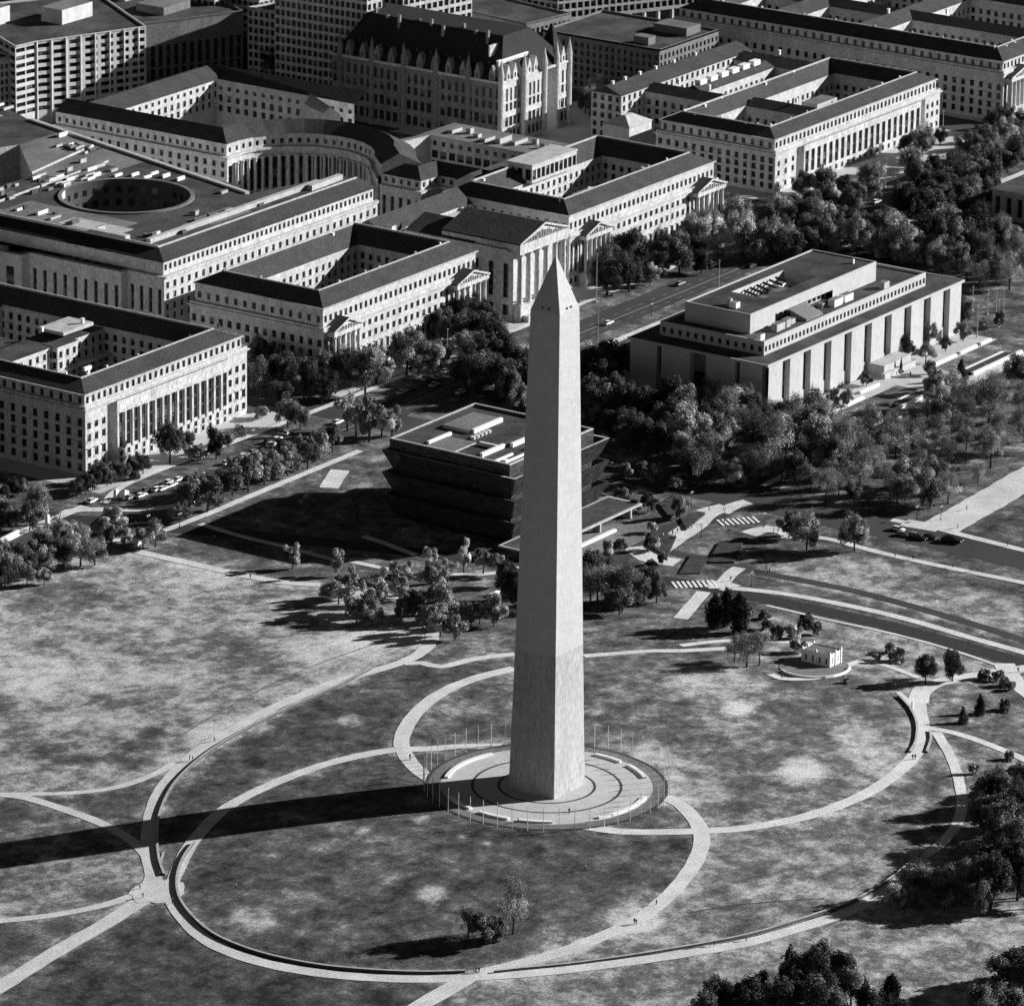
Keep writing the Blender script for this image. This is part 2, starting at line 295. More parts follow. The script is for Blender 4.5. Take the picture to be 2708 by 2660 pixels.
PATHS = [  # centre line, width
 (D((812, 1222), (785, 1243), (735, 1262))+Zk('BL', (1900, 635), (1700, 712), (1500, 800), (1300, 908), (1130, 1010), (1000, 1125), (905, 1240), (850, 1370), (832, 1480), (828, 1580), (850, 1700), (880, 1790)), 4.6),
 (D((975, 1238), (900, 1247), (835, 1262), (800, 1255), (765, 1256)), 4.0),
 (D((262, 1045), (340, 1062), (420, 1080), (480, 1093), (550, 1104), (620, 1108), (700, 1118), (760, 1140), (806, 1172), (818, 1200), (812, 1222)), 4.4),
 (D((975, 1265), (900, 1284), (840, 1309), (795, 1342), (768, 1378), (760, 1410), (776, 1442), (800, 1465), (822, 1480)), 5.0),
 (D((950, 1412), (880, 1413), (800, 1418), (740, 1420), (640, 1440), (560, 1466), (480, 1500), (420, 1535), (380, 1575), (355, 1608), (335, 1650), (322, 1680)), 4.4),
 (D((318, 1690), (338, 1725), (372, 1765), (420, 1795), (490, 1820), (580, 1838), (680, 1849), (800, 1853), (905, 1849), (1000, 1842), (1100, 1832), (1250, 1812), (1400, 1787), (1500, 1760), (1600, 1728), (1650, 1702), (1700, 1668), (1750, 1625)), 4.6),
 (D((905, 1842), (960, 1830), (1050, 1806), (1130, 1776), (1200, 1744), (1260, 1700), (1304, 1650), (1324, 1612), (1328, 1582), (1318, 1555), (1290, 1525), (1258, 1508)), 5.0),
 (D((1092, 1562), (1140, 1570), (1200, 1575), (1330, 1573), (1420, 1566), (1520, 1547), (1600, 1520), (1660, 1490), (1710, 1452), (1740, 1415), (1747, 1385), (1742, 1350), (1738, 1325)), 4.6),
 (D((1738, 1330), (1745, 1308), (1775, 1292), (1830, 1282), (1900, 1272), (1960, 1262)), 6.5),
 (D((1740, 1376), (1800, 1386), (1860, 1405), (1940, 1438), (2000, 1470)), 3.6),
 (D((1772, 1386), (1798, 1430), (1815, 1478), (1820, 1530), (1806, 1568), (1775, 1602), (1745, 1622)), 3.4),
 (D((1900, 1256), (1920, 1290), (1970, 1330)), 7.0),
 (D((-40, 1503), (60, 1503), (150, 1500), (230, 1488), (290, 1466), (345, 1436)), 3.0),
 (D((0, 1504), (50, 1510), (130, 1535), (200, 1562), (255, 1596), (282, 1628), (285, 1660), (270, 1685)), 3.6),
 (D((-40, 1748), (0, 1743), (100, 1732), (200, 1712), (262, 1690), (300, 1675)), 3.4),
 (D((-40, 1892), (0, 1868), (100, 1805), (200, 1748), (262, 1708), (300, 1690)), 6.0),
 (D((885, 1850), (850, 1872), (800, 1900), (730, 1945)), 6.0),
 (D((1700, 1310), (1728, 1338), (1742, 1372)), 2.0),
 # footpaths east of the roads
 (Zk('RR', (560, 40), (800, 50), (1000, 100), (1200, 150), (1500, 215), (1900, 295), (2100, 340)), 3.4),
 (Zk('MR', (1180, 1640), (1400, 1680), (1560, 1720), (1800, 1780), (2000, 1830)), 3.6),
 (Zk('RR', (290, 330), (450, 345), (650, 372), (1000, 440), (1300, 512), (1600, 600), (1921, 690), (2100, 750)), 4.0),
 (Zk('RR', (480, 425), (800, 500), (1100, 565), (1400, 640), (1700, 735), (1830, 790)), 1.6),
 (Zk('RR', (1050, 735), (1200, 780), (1330, 830)), 2.6),
 (Zk('RR', (500, 810), (560, 835), (680, 838), (790, 825), (900, 775), (1010, 735)), 3.0),
 (Zk('RR', (0, 650), (150, 632), (290, 622), (500, 628), (700, 635), (760, 640)), 3.0),
 (D((1105, 1242), (1180, 1236), (1240, 1232), (1290, 1232), (1400, 1226)), 3.6),
 # museum lawn paths
 (Zk('ML', (1120, 1450), (1350, 1520), (1600, 1580), (1904, 1660)), 3.0),
 (Zk('MM', (60, 1660), (250, 1700), (330, 1716)), 3.0),
 (Zk('MM', (130, 1520), (250, 1560), (420, 1625)), 3.0),
 (Zk('ML', (1904, 1150), (1870, 1200), (1840, 1250)), 7.0),
 (Zk('MM', (600, 1730), (760, 1735), (900, 1720)), 3.0), (Zk('MM', (860, 1690), (1000, 1695)), 2.6),
 # walks in front of the museum
 (Zk('MR', (1290, 1010), (1500, 900), (1700, 830), (1950, 705)), 6.5),
 (Zk('MR', (1090, 1130), (1250, 1030)), 5.0), (Zk('MR', (740, 1240), (900, 1190), (1100, 1130)), 5.0),
 (Zk('MR', (460, 1450), (620, 1370), (700, 1330)), 3.0),
 # crossing plaza by the zebra crossings
 (Zk('MR', (-170, 1840), (-60, 1760), (60, 1680), (150, 1600), (260, 1570)), 9.0),
 (Zk('MR', (230, 1600), (300, 1560), (380, 1540)), 6.0), (Zk('MM', (1640, 1760), (1500, 1740), (1430, 1700)), 5.0),
 (Zk('MR', (380, 1720), (480, 1690), (570, 1700), (640, 1740)), 7.0),
 (Zk('RR', (150, 310), (220, 310), (290, 330)), 9.0), (Zk('RR', (230, 310), (280, 250), (330, 215)), 5.0), (Zk('RR', (0, 500), (60, 430), (130, 350)), 5.0),
 (Zk('MR', (-250, 1790), (-180, 1850), (-90, 1870), (-20, 1880)), 9.0),
 # Constitution Avenue pavements and corners
 ([(20, 250), (98, 279), (135, 262), (165, 259), (200, 259), (262, 259)], 3.2),
 ([(60, 306), (98, 299), (120, 299), (150, 299)], 4.0),
 ([(157, 296), (180, 303), (222, 303), (270, 302), (320, 301), (400, 302), (480, 302), (620, 302), (800, 302)], 3.0),
 ([(30, 268), (70, 285), (96, 296), (120, 299)], 3.6), ([(430, 262), (540, 262), (700, 262), (860, 262)], 3.6),
 ([(140, 300), (146, 298), (160, 280), (172, 272)], 4.5),
]
mb = MB()
for i, (p, wd) in enumerate(PATHS): ribbon(mb, p, wd, .10+.004*(i % 12), 'path_concrete')
c = at('D', 298, 1688)
mb.face([(c[0]+a*math.cos(t), c[1]+b*math.sin(t), hz(c[0]+a*math.cos(t), c[1]+b*math.sin(t))+.17) for t, a, b in [(2*math.pi*k/20, 8.5+1.5*math.sin(k*2.1), 8) for k in range(20)]], 'path_concrete')
tag(mb.build('path'), kind='structure')
def worn():
    me = bpy.data.objects['ground'].data; n = len(me.vertices); co = np.empty(n*3); me.vertices.foreach_get('co', co); co = co.reshape(-1, 3)
    at_ = me.attributes['dry'].data; d = np.empty(n, np.float32); at_.foreach_get('value', d)
    near = np.full(n, 99.0); sel = (abs(co[:, 0]-70) < 400) & (abs(co[:, 1]) < 330); idx = np.where(sel)[0]
    for p, wd in PATHS[:18]:
        for q in spline(p, 4.0): dd = np.hypot(co[idx, 0]-q[0], co[idx, 1]-q[1])-wd/2; near[idx] = np.minimum(near[idx], dd)
    rr = np.random.RandomState(5); d += np.clip(1-near/6.0, 0, 1)*.16*(.4+rr.rand(n))
    at_.foreach_set('value', d.astype(np.float32))
worn()
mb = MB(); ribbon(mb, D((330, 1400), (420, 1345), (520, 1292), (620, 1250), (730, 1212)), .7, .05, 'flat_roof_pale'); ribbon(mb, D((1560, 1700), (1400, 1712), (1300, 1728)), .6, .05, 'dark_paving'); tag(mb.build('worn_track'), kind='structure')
# gravel mall walk
mb = MB(); ribbon(mb, Zk('MR', (1440, 1690), (1640, 1580), (1900, 1430), (2200, 1260)), 15, .16, 'gravel'); ribbon(mb, Zk('MR', (1250, 1655), (1450, 1690)), 8, .168, 'gravel')
tag(mb.build('gravel_walk'), kind='structure')
# roads
def road(name, pts, wd, dz, m='asphalt'): mb = MB(); ribbon(mb, pts, wd, dz, m); return tag(mb.build(name), kind='structure')
road('avenue', [(-60, 240), (20, 272), (110, 285), (150, 280), (200, 279), (300, 279), (500, 281), (900, 283)], 17, .05)
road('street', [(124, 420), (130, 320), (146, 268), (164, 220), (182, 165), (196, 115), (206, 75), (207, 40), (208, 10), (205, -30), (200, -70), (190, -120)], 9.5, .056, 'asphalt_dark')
road('street', [(240, 150), (232, 100), (232, 66), (234, 30), (230, -8), (224, -42), (215, -80)], 5, .064)  # hedge shadow painted as a dark asphalt strip, no carriageway here
road('street', [(296, 420), (297, 300), (298, 180), (300, 60), (299, -60), (296, -150)], 20, .06)
road('street', [(200, 116), (240, 118), (270, 115), (330, 118), (440, 118), (700, 118)], 12, .068)
road('street', [(634, 500), (636, 400), (638, 282), (638, 100), (638, -60)], 22, .06)
road('street', [(815, 600), (817, 400), (818, 282)], 22, .066)
road('street', [(430, 620), (520, 600), (600, 560), (760, 500), (900, 440)], 30, .06)
# pale pavement of the built-up blocks
for i, r in enumerate(((165, 304, 282, 520), (312, 304, 622, 400), (330, 396, 480, 640), (484, 380, 622, 640), (652, 304, 812, 560), (824, 304, 990, 560), (380, 640, 900, 1100), (640, 560, 1100, 900))):
    sheet('pavement', [(r[0], r[1]), (r[2], r[1]), (r[2], r[3]), (r[0], r[3])], 'paving' if i < 6 else 'asphalt', .03+.002*i)
# road paint: zebra crossings and lane lines
def zebra(c, ang, n, L, pitch, wd):
    mb = MB(); ca, sa = math.cos(ang), math.sin(ang)
    for i in range(n):
        u = (i-(n-1)/2)*pitch; q = [(u-wd/2, -L/2), (u+wd/2, -L/2), (u+wd/2, L/2), (u-wd/2, L/2)]
        q = [(c[0]+a*ca-b*sa, c[1]+a*sa+b*ca) for a, b in q]; mb.face([(x, y, hz(x, y)+.19) for x, y in q], 'road_paint')
    return tag(mb.build('crosswalk_marking'), kind='structure')
zebra(at('RR', 78, 308), math.radians(-45), 9, 7.5, 1.75, 1.0); zebra(at('MR', 322, 1648), math.radians(-38), 8, 7.0, 1.9, 1.0)
mb = MB()
for y in (275.5, 282.5):
    for x in range(170, 620, 9): mb.box(x, y-.1, -7.94, x+3.5, y+.1, -7.925, 'lane_paint')
mb.box(165, 278.8, -7.94, 620, 279.2, -7.925, 'lane_paint'); tag(mb.build('lane_marking'), kind='structure')
# ------------------------------------------------------------------ MONUMENT
def monument():
    t = empty('stone_obelisk', (0, 0, 0), 'tall tapering marble obelisk with pointed top standing in the round plaza', 'monument')
    def sq(h, z): return [(-h, -h, z), (h, -h, z), (h, h, z), (-h, h, z)]
    zs = 45.7; hs = 8.4+(5.25-8.4)*zs/152.4
    mb = MB(); mb.loft([sq(8.4, 0), sq(hs, zs)], 'marble_lower', False); mb.loft([sq(hs, zs), sq(5.25, 152.4)], 'marble', False); s = mb.build('shaft', t)
    mb = MB(); mb.loft([sq(5.25, 152.4), sq(.06, 169)], 'marble', True); mb.build('pyramidion', t)
    mb = MB(); mb.box(-.22, -.06, -.35, .22, .06, .35, 'glass', True); wm = mb.mesh('window')
    for a in range(4):
        for sx in (-1.1, 1.1):
            o = bpy.data.objects.new('window', wm); COL.objects.link(o); o.parent = t; d = 5.12
            x, y = [(sx, -d), (d, sx), (sx, d), (-d, sx)][a]; o.location = (x, y, 153.6); o.rotation_euler = (0, 0, a*math.pi/2)
    mb = MB(); mb.box(8.38, -1.3, 0, 8.9, 1.3, 4.5, 'glass'); mb.build('doorway', t)
    mb = MB(); mb.box(10, -4, 0, 15, 4, 4.2, 'concrete'); tag(mb.build('entrance_pavilion'), 'small pale entrance pavilion against the east foot of the obelisk', 'pavilion')
    # plaza
    mb = MB(); N = 96
    def ring(r0, r1, z, m):
        for k in range(N):
            a, b = 2*math.pi*k/N, 2*math.pi*(k+1)/N
            mb.face([(r0*math.cos(a), r0*math.sin(a), z), (r1*math.cos(a), r1*math.sin(a), z), (r1*math.cos(b), r1*math.sin(b), z), (r0*math.cos(b), r0*math.sin(b), z)], m)
    for r0, r1, m in ((0.01, 14.3, 'paving'), (14.3, 15.2, 'dark_paving'), (15.2, 22.4, 'paving'), (22.4, 23.3, 'dark_paving'), (23.3, 32.6, 'paving'), (32.6, 36.3, 'flat_roof_pale'), (36.3, 37.4, 'dark_paving')): ring(r0, r1, .14, m)
    tag(mb.build('plaza'), kind='structure')
    # curved benches
    ends = [((245, 430), (575, 265)), ((1310, 262), (1490, 318)), ((1545, 340), (1680, 430)), ((1700, 575), (1370, 745)), ((1005, 785), (720, 775)), ((650, 755), (440, 690)), ((385, 660), (250, 570))]
    names = ['on the northwest edge of the plaza, left of the obelisk', 'nearest the obelisk of the two on the right rear edge', 'further right of the two on the right rear edge', 'at the front right edge of the plaza', 'at the front edge of the plaza, left of the obelisk foot', 'at the front left edge, beside the shadow', 'half inside the shadow on the left edge']
    for (a, b), nm in zip(ends, names):
        p, q = at('PZ', *a, .5), at('PZ', *b, .5); t0, t1 = math.atan2(p[1], p[0]), math.atan2(q[1], q[0])
        dt = (t1-t0+math.pi) % (2*math.pi)-math.pi; n = 14; r = 31.2; mb = MB(); rings = []
        for k in range(n+1):
            th = t0+dt*k/n; c, s_ = math.cos(th), math.sin(th)
            rings.append([((r+dr)*c, (r+dr)*s_, z) for dr, z in ((-.6, .1), (.6, .1), (.65, .75), (-.65, .75))])
        mb.loft(rings, 'white_marble'); tag(mb.build('curved_bench'), 'white curved marble bench '+nm, 'bench', 'curved marble benches of the plaza')
    mb = MB(); mb.tube((0, 0, 0), (0, 0, 7.6), .12, .07, 'white_paint', 6); pm = mb.mesh('pole')
    mb = MB(); mb.ball((0, 0, 7.7), .14, 'white_paint', 6, 4); bm_ = mb.mesh('finial')
    mb = MB(); mb.loft([[(0.05, -.05, 7.3), (.28, -.06, 7.1), (.28, .06, 7.1), (.05, .05, 7.3)], [(.05, -.1, 5.6), (.4, -.1, 5.5), (.4, .1, 5.5), (.05, .1, 5.6)]], 'cloth_mid'); fm = mb.mesh('flag')
    for k in range(50):
        a = 2*math.pi*(k+.5)/50; r = 37.9; x, y = r*math.cos(a), r*math.sin(a)
        t = empty('flagpole', (x, y, hz(x, y)), 'slim silver flagpole in the ring of poles around the obelisk plaza', 'flagpole', 'ring of flagpoles around the plaza')
        t.rotation_euler = (0, 0, .6+rnd.uniform(-.3, .3))
        for nm, me in (('pole', pm), ('finial', bm_), ('flag', fm)):
            o = bpy.data.objects.new(nm, me); COL.objects.link(o); o.parent = t
monument()
# seat walls that line the oval walks
def seat_wall(pts, label, ht=.8, wd=.6):
    mb = MB(); ribbon(mb, pts, wd, ht, 'dark_granite', True); o = mb.build('seat_wall')
    mb2 = MB(); ribbon(mb2, pts, wd+.16, ht+.03, 'concrete'); c = mb2.build('coping', o); tag(o, label, 'wall', 'granite seat walls along the oval walks')
seat_wall(Zk('BL', (2080, 570), (1900, 665), (1700, 755), (1500, 848), (1300, 955), (1180, 1030), (1060, 1125), (965, 1230), (905, 1350), (882, 1450), (880, 1560), (892, 1650), (918, 1725)), 'low granite seat wall curving along the inside of the upper left oval walk')
seat_wall(D((368, 1597), (350, 1620), (336, 1655), (336, 1690), (352, 1722), (390, 1760), (440, 1787), (510, 1810), (600, 1828), (700, 1838), (800, 1842), (880, 1840)), 'low granite seat wall curving round the lower left end of the near oval')
seat_wall(D((935, 1841), (1000, 1834), (1100, 1824), (1250, 1802), (1400, 1775), (1500, 1747), (1600, 1713), (1650, 1688), (1700, 1654), (1745, 1613)), 'low granite seat wall along the bottom right walk')
seat_wall(D((1700, 1318), (1722, 1342), (1735, 1372), (1733, 1405), (1722, 1425)), 'short granite seat wall left of the right hand junction', .7)
seat_wall(D((1760, 1385), (1762, 1400), (1754, 1425)), 'short granite seat wall right of the right hand junction', .7)
seat_wall(D((310, 1615), (303, 1640), (305, 1655)), 'tiny granite seat wall beside the left junction', .6)
# ------------------------------------------------------------------ BUILDING KIT
WCACHE = {}
mat('blind', .16, amp=.3)
def win_mesh(wd, ht, kind, var=0):
    key = (round(wd, 2), round(ht, 2), kind, var)
    if key not in WCACHE:
        mb = MB(); h = wd/2
        mb.face([(-h, 0, -ht/2), (h, 0, -ht/2), (h, 0, ht/2), (-h, 0, ht/2)], 'glass')
        b = .055
        if var and kind != 'tall': zz_ = ht/2-ht*(.35 if var == 1 else .7); mb.face([(-h, -.015, zz_), (h, -.015, zz_), (h, -.015, ht/2), (-h, -.015, ht/2)], 'blind')
        if var and kind == 'tall': mb.face([(-h, -.015, -ht*.1*var), (h, -.015, -ht*.1*var), (h, -.015, ht*.1), (-h, -.015, ht*.1)], 'blind')
        if kind == 'tall':   # stacked windows with stone spandrels
            n = max(2, round(ht/4)); 
            for i in range(1, n):
                z = -ht/2+ht*i/n; mb.box(-h, -.10, z-.5, h, -.02, z+.35, 'window_frame', True)
            mb.box(-b, -.12, -ht/2, b, -.02, ht/2, 'window_frame', True)
        elif kind == 'band':
            n = max(2, round(wd/1.6))
            for i in range(1, n): x = -h+wd*i/n; mb.box(x-b, -.1, -ht/2, x+b, -.02, ht/2, 'metal_dark', True)
        else:
            mb.box(-b, -.08, -ht/2, b, -.02, ht/2, 'window_frame', True); mb.box(-h, -.081, -.06, -b, -.021, .06, 'window_frame', True); mb.box(b, -.081, -.06, h, -.021, .06, 'window_frame', True)
            if kind == 'sill': mb.box(-h-.15, -.75, -ht/2-.22, h+.15, -.30, -ht/2-.02, 'limestone', True)
            if kind == 'hood': mb.box(-h-.35, -.85, ht/2+.15, h+.35, -.42, ht/2+.5, 'limestone', True); mb.box(-h-.2, -.75, -ht/2-.3, h+.2, -.3, -ht/2-.02, 'limestone', True)
        WCACHE[key] = (mb, mb.mesh('window'))
    return WCACHE[key]
class Bld:
    def __init__(s, name, org, label, cat='building', group=None, mat_='limestone'):
        s.t = empty(name, org, label, cat, group); s.o = org; s.wins = []; s.wall = MB(); s.m = mat_; s.parts = []
    def part(s, name, mb, smooth=False, label=None):
        o = mb.build(name, s.t, s.o, smooth)
        if label: o['label'] = label
        return o
    def seg(s, A, B, z0, z1, ua, ub, rows, sp, depth=.45, m=None, margin=None):
        """wall from A to B (outside on the right) between ua and ub with window rows (zlo, zhi, width, kind)"""
        m = m or s.m; L = math.dist(A, B); dx, dy = (B[0]-A[0])/L, (B[1]-A[1])/L; nx, ny = dy, -dx; ang = math.atan2(dy, dx)
        P = lambda u, z, d=0: (A[0]+dx*u-nx*d, A[1]+dy*u-ny*d, z)
        q = lambda a, b, c, d_: s.wall.face([P(a, c), P(b, c), P(b, d_), P(a, d_)], m)
        z = z0; nb = max(1, round((ub-ua)/sp)) if sp else 0
        for (zl, zh, wd, kind) in sorted(rows):
            if kind in ('sill', 'plain', 'hood') and zh < z1-.6 and zl-.15 > z: zl -= .15; zh += .2
            if zl > z: q(ua, ub, z, zl)
            c = ua; pw = (ub-ua)/nb
            wd = min(wd*(1.35 if kind in ('sill', 'plain', 'hood') else 1.0), pw*(.9 if kind == 'band' else .8))
            for i in range(nb):
                a, b = ua+pw*(i+.5)-wd/2, ua+pw*(i+.5)+wd/2
                if a > c: q(c, a, zl, zh)
                for (f0, f1) in ((P(a, zl), P(a, zl, depth)), (P(b, zl, depth), P(b, zl))): s.wall.face([f0, f1, (f1[0], f1[1], zh), (f0[0], f0[1], zh)], m)
                s.wall.face([P(a, zl), P(b, zl), P(b, zl, depth), P(a, zl, depth)], m); s.wall.face([P(a, zh, depth), P(b, zh, depth), P(b, zh), P(a, zh)], m)
                s.wins.append((P((a+b)/2, (zl+zh)/2, depth-.02), ang, wd, zh-zl, kind, rnd.choice((0, 0, 0, 0, 0, 1, 1, 2)))); c = b
            q(c, ub, zl, zh); z = zh
        if z1 > z: q(ua, ub, z, z1)
    def plain(s, A, B, z0, z1, m=None): s.wall.face([(A[0], A[1], z0), (B[0], B[1], z0), (B[0], B[1], z1), (A[0], A[1], z1)], m or s.m)
    def done(s):
        if s.wall.f: s.part('wall', s.wall)
        campos = np.array(CAMP)
        # the largest seen (nearest) hundred as parts
        s.wins.sort(key=lambda q: -q[2]*q[3]/((q[0][0]-CAMP[0])**2+(q[0][1]-CAMP[1])**2))
        for i, (p, ang, wd, ht, kind, var) in enumerate(s.wins[:100]):
            o = bpy.data.objects.new('window', win_mesh(wd, ht, kind, var)[1]); COL.objects.link(o); o.parent = s.t
            o.location = (p[0]-s.o[0], p[1]-s.o[1], p[2]-s.o[2]); o.rotation_euler = (0, 0, ang)
        if len(s.wins) > 100:
            big = MB()
            for (p, ang, wd, ht, kind, var) in s.wins[100:]:
                w_, _ = win_mesh(wd, ht, kind, var); ca, sa = math.cos(ang), math.sin(ang); base = len(big.v)
                big.v += [(p[0]+x*ca-y*sa, p[1]+x*sa+y*ca, p[2]+z) for x, y, z in w_.v]
                big.f += [tuple(i+base for i in f) for f in w_.f]; big.m += [big.mi(w_.ms[k]) for k in w_.m]
            o = s.part('window', big); o['kind'] = 'stuff'
        return s
def rectloop(x0, y0, x1, y1, i): return [(x0+i, y0+i), (x1-i, y0+i), (x1-i, y1-i), (x0+i, y1-i)]
def band(mb, loopA, loopB, m):
    n = len(loopA)
    for k in range(n):
        l = (k+1) % n; mb.face([loopA[k], loopA[l], loopB[l], loopB[k]], m)
def z3(loop, z): return [(p[0], p[1], z) for p in loop]
def palace(name, label, x0, y0, x1, y1, zc, za, zr, zi, wing, rins, S, W, courts, z0=-8.3, attic=True, cross=(), roofm='tile_roof', inner_rows=None, sp=4.7, notch=()):
    B = Bld(name, ((x0+x1)/2, (y0+y1)/2, -8), label)
    SW, SE, NE, NW = (x0, y0), (x1, y0), (x1, y1), (x0, y1)
    for (ua, ub, rows, s_, off) in S:
        A_, B_ = (x0, y0-off), (x1, y0-off)
        B.seg(A_, B_, z0, zc, ua, ub, rows, s_, .9 if off < 0 else .45)
        if off:
            for u in (ua, ub): B.plain((x0+u, y0), (x0+u, y0-off), z0, zc) if (off > 0) == (u == ub) else B.plain((x0+u, y0-off), (x0+u, y0), z0, zc)
    for (ua, ub, rows, s_, off) in W: B.seg(NW, SW, z0, zc, ua, ub, rows, s_)
    B.plain(SE, NE, z0, zc); B.plain(NE, NW, z0, zc)
    ai = 1.5
    # entablature and cornice
    cm = MB()
    for d, za_, zb_ in ((.25, zc-.02, zc+.55), (.9, zc+.55, zc+1.05)):
        lp = rectloop(x0, y0, x1, y1, -d); li = rectloop(x0, y0, x1, y1, ai-.05)
        band(cm, z3(lp, za_), z3(lp, zb_), 'limestone'); band(cm, z3(lp, zb_), z3(li, zb_), 'limestone'); band(cm, z3(li, za_), z3(lp, za_), 'limestone')
    # balustrade
    lp = rectloop(x0, y0, x1, y1, -.1); li = rectloop(x0, y0, x1, y1, .3)
    band(cm, z3(lp, zc+1.05), z3(lp, zc+2.0), 'limestone'); band(cm, z3(lp, zc+2.0), z3(li, zc+2.0), 'limestone'); band(cm, z3(li, zc+2.0), z3(li, zc+1.05), 'limestone')
    B.part('cornice', cm)
    # attic storey
    a = rectloop(x0, y0, x1, y1, ai); zt = zc+1.05
    h = za-zt; row = [(zt+h*.30, zt+h*.30+min(2.3, h*.5), 1.3, 'plain')]
    B.seg(a[0], a[1], zt, za, 0, math.dist(a[0], a[1]), row, 3.3); B.seg(a[3], a[0], zt, za, 0, math.dist(a[3], a[0]), row, 4.4); B.plain(a[1], a[2], zt, za); B.plain(a[2], a[3], zt, za)
    e = MB(); eo = rectloop(x0, y0, x1, y1, ai-.7); ei = rectloop(x0, y0, x1, y1, ai+.6)
    band(e, z3(eo, za), z3(eo, za+.45), 'limestone'); band(e, z3(eo, za+.45), z3(ei, za+.46), 'limestone'); band(e, z3(a, za), z3(eo, za), 'limestone'); B.part('eave', e)
    r = MB(); rl = rectloop(x0, y0, x1, y1, rins)
    band(r, z3(rectloop(x0, y0, x1, y1, ai-.2), za+.47), z3(rl, zr), roofm)
    if wing: inn = rectloop(x0, y0, x1, y1, wing); band(r, z3(rl, zr), z3(inn, zi), roofm)
    else: r.face(z3(rl, zr-.3), 'flat_roof'); 
    rp = MB(); rr = rectloop(x0, y0, x1, y1, rins-.25); r2 = rectloop(x0, y0, x1, y1, rins+.3)
    band(rp, z3(rr, zr+.02), z3(rr, zr+.42), 'concrete'); band(rp, z3(rr, zr+.42), z3(r2, zr+.42), 'concrete'); band(rp, z3(r2, zr+.42), z3(r2, zr-.6), 'concrete')
    vr = random.Random(int(x0)); 
    for i in range(int((x1-x0)/16)):
        xx = x0+10+i*16+vr.uniform(-4, 4); v_ = MB(); v_.box(xx-.35, y0+rins+.6, zr-.6, xx+.35, y0+rins+1.3, zr+.9, vr.choice(['white_marble', 'metal_grey', 'dark_shade_grey'])); B.part('vent', v_)
    for i in range(int((y1-y0)/20)):
        yy = y0+14+i*20+vr.uniform(-4, 4); v_ = MB(); v_.box(x0+rins+.6, yy-.35, zr-.6, x0+rins+1.3, yy+.35, zr+.9, vr.choice(['white_marble', 'metal_grey'])); B.part('vent', v_)
    ro = B.part('roof', r); rpo = B.part('ridge_cap', rp); rpo.parent = ro; 
    if wing:
        ir = inner_rows or [(z, z+2.2, 1.4, 'sill') for z in np.arange(z0+2.5, zi-3.0, 4.1)]
        ix0, iy0, ix1, iy1 = x0+wing, y0+wing, x1-wing, y1-wing
        B.seg((ix0, iy1), (ix1, iy1), z0, zi, 0, ix1-ix0, ir, 4.2); B.seg((ix1, iy1), (ix1, iy0), z0, zi, 0, iy1-iy0, ir, 4.2)
        B.plain((ix1, iy0), (ix0, iy0), z0, zi); B.plain((ix0, iy0), (ix0, iy1), z0, zi)
        for (cx0, cy0, cx1, cy1, zt, zrr, ax) in cross:
            B.seg((cx0, cy0), (cx1, cy0), z0, zt, 0, cx1-cx0, ir, 4.2); B.seg((cx0, cy1), (cx0, cy0), z0, zt, 0, cy1-cy0, ir, 4.2)
            B.plain((cx1, cy0), (cx1, cy1), z0, zt); B.plain((cx1, cy1), (cx0, cy1), z0, zt)
            c = MB(); p = [(cx0-.4, cy0-.4, zt), (cx1+.4, cy0-.4, zt), (cx1+.4, cy1+.4, zt), (cx0-.4, cy1+.4, zt)]
            if ax == 'x': m0, m1 = (cx0, (cy0+cy1)/2, zrr), (cx1, (cy0+cy1)/2, zrr); fs = [[p[0], p[1], m1, m0], [p[2], p[3], m0, m1], [p[3], p[0], m0], [p[1], p[2], m1]]
            elif ax == 'y': m0, m1 = ((cx0+cx1)/2, cy0, zrr), ((cx0+cx1)/2, cy1, zrr); fs = [[p[1], p[2], m1, m0], [p[3], p[0], m0, m1], [p[0], p[1], m0], [p[2], p[3], m1]]
            else: fs = [p]
            for f in fs: c.face(f, roofm if ax in 'xy' else 'flat_roof')
            B.part('wing_roof', c)
    return B
def roof_box(B, x0, y0, x1, y1, z0, z1, m='concrete', name='roof_plant', top='flat_roof_pale'):
    mb = MB(); mb.prism([(x0, y0), (x1, y0), (x1, y1), (x0, y1)], z0, z1, m, top=top); return B.part(name, mb)
def column(B, x, y, z0, z1, r):
    mb = MB(); N = 12; c = lambda rr, z: [(x+rr*math.cos(2*math.pi*k/N), y+rr*math.sin(2*math.pi*k/N), z) for k in range(N)]
    mb.loft([c(r*1.25, z0), c(r*1.25, z0+.4), c(r, z0+.6), c(r*.97, z0+(z1-z0)*.4), c(r*.84, z1-1.1), c(r*1.0, z1-.9), c(r*1.3, z1-.3), c(r*1.3, z1)], 'limestone')
    return B.part('column', mb, False)
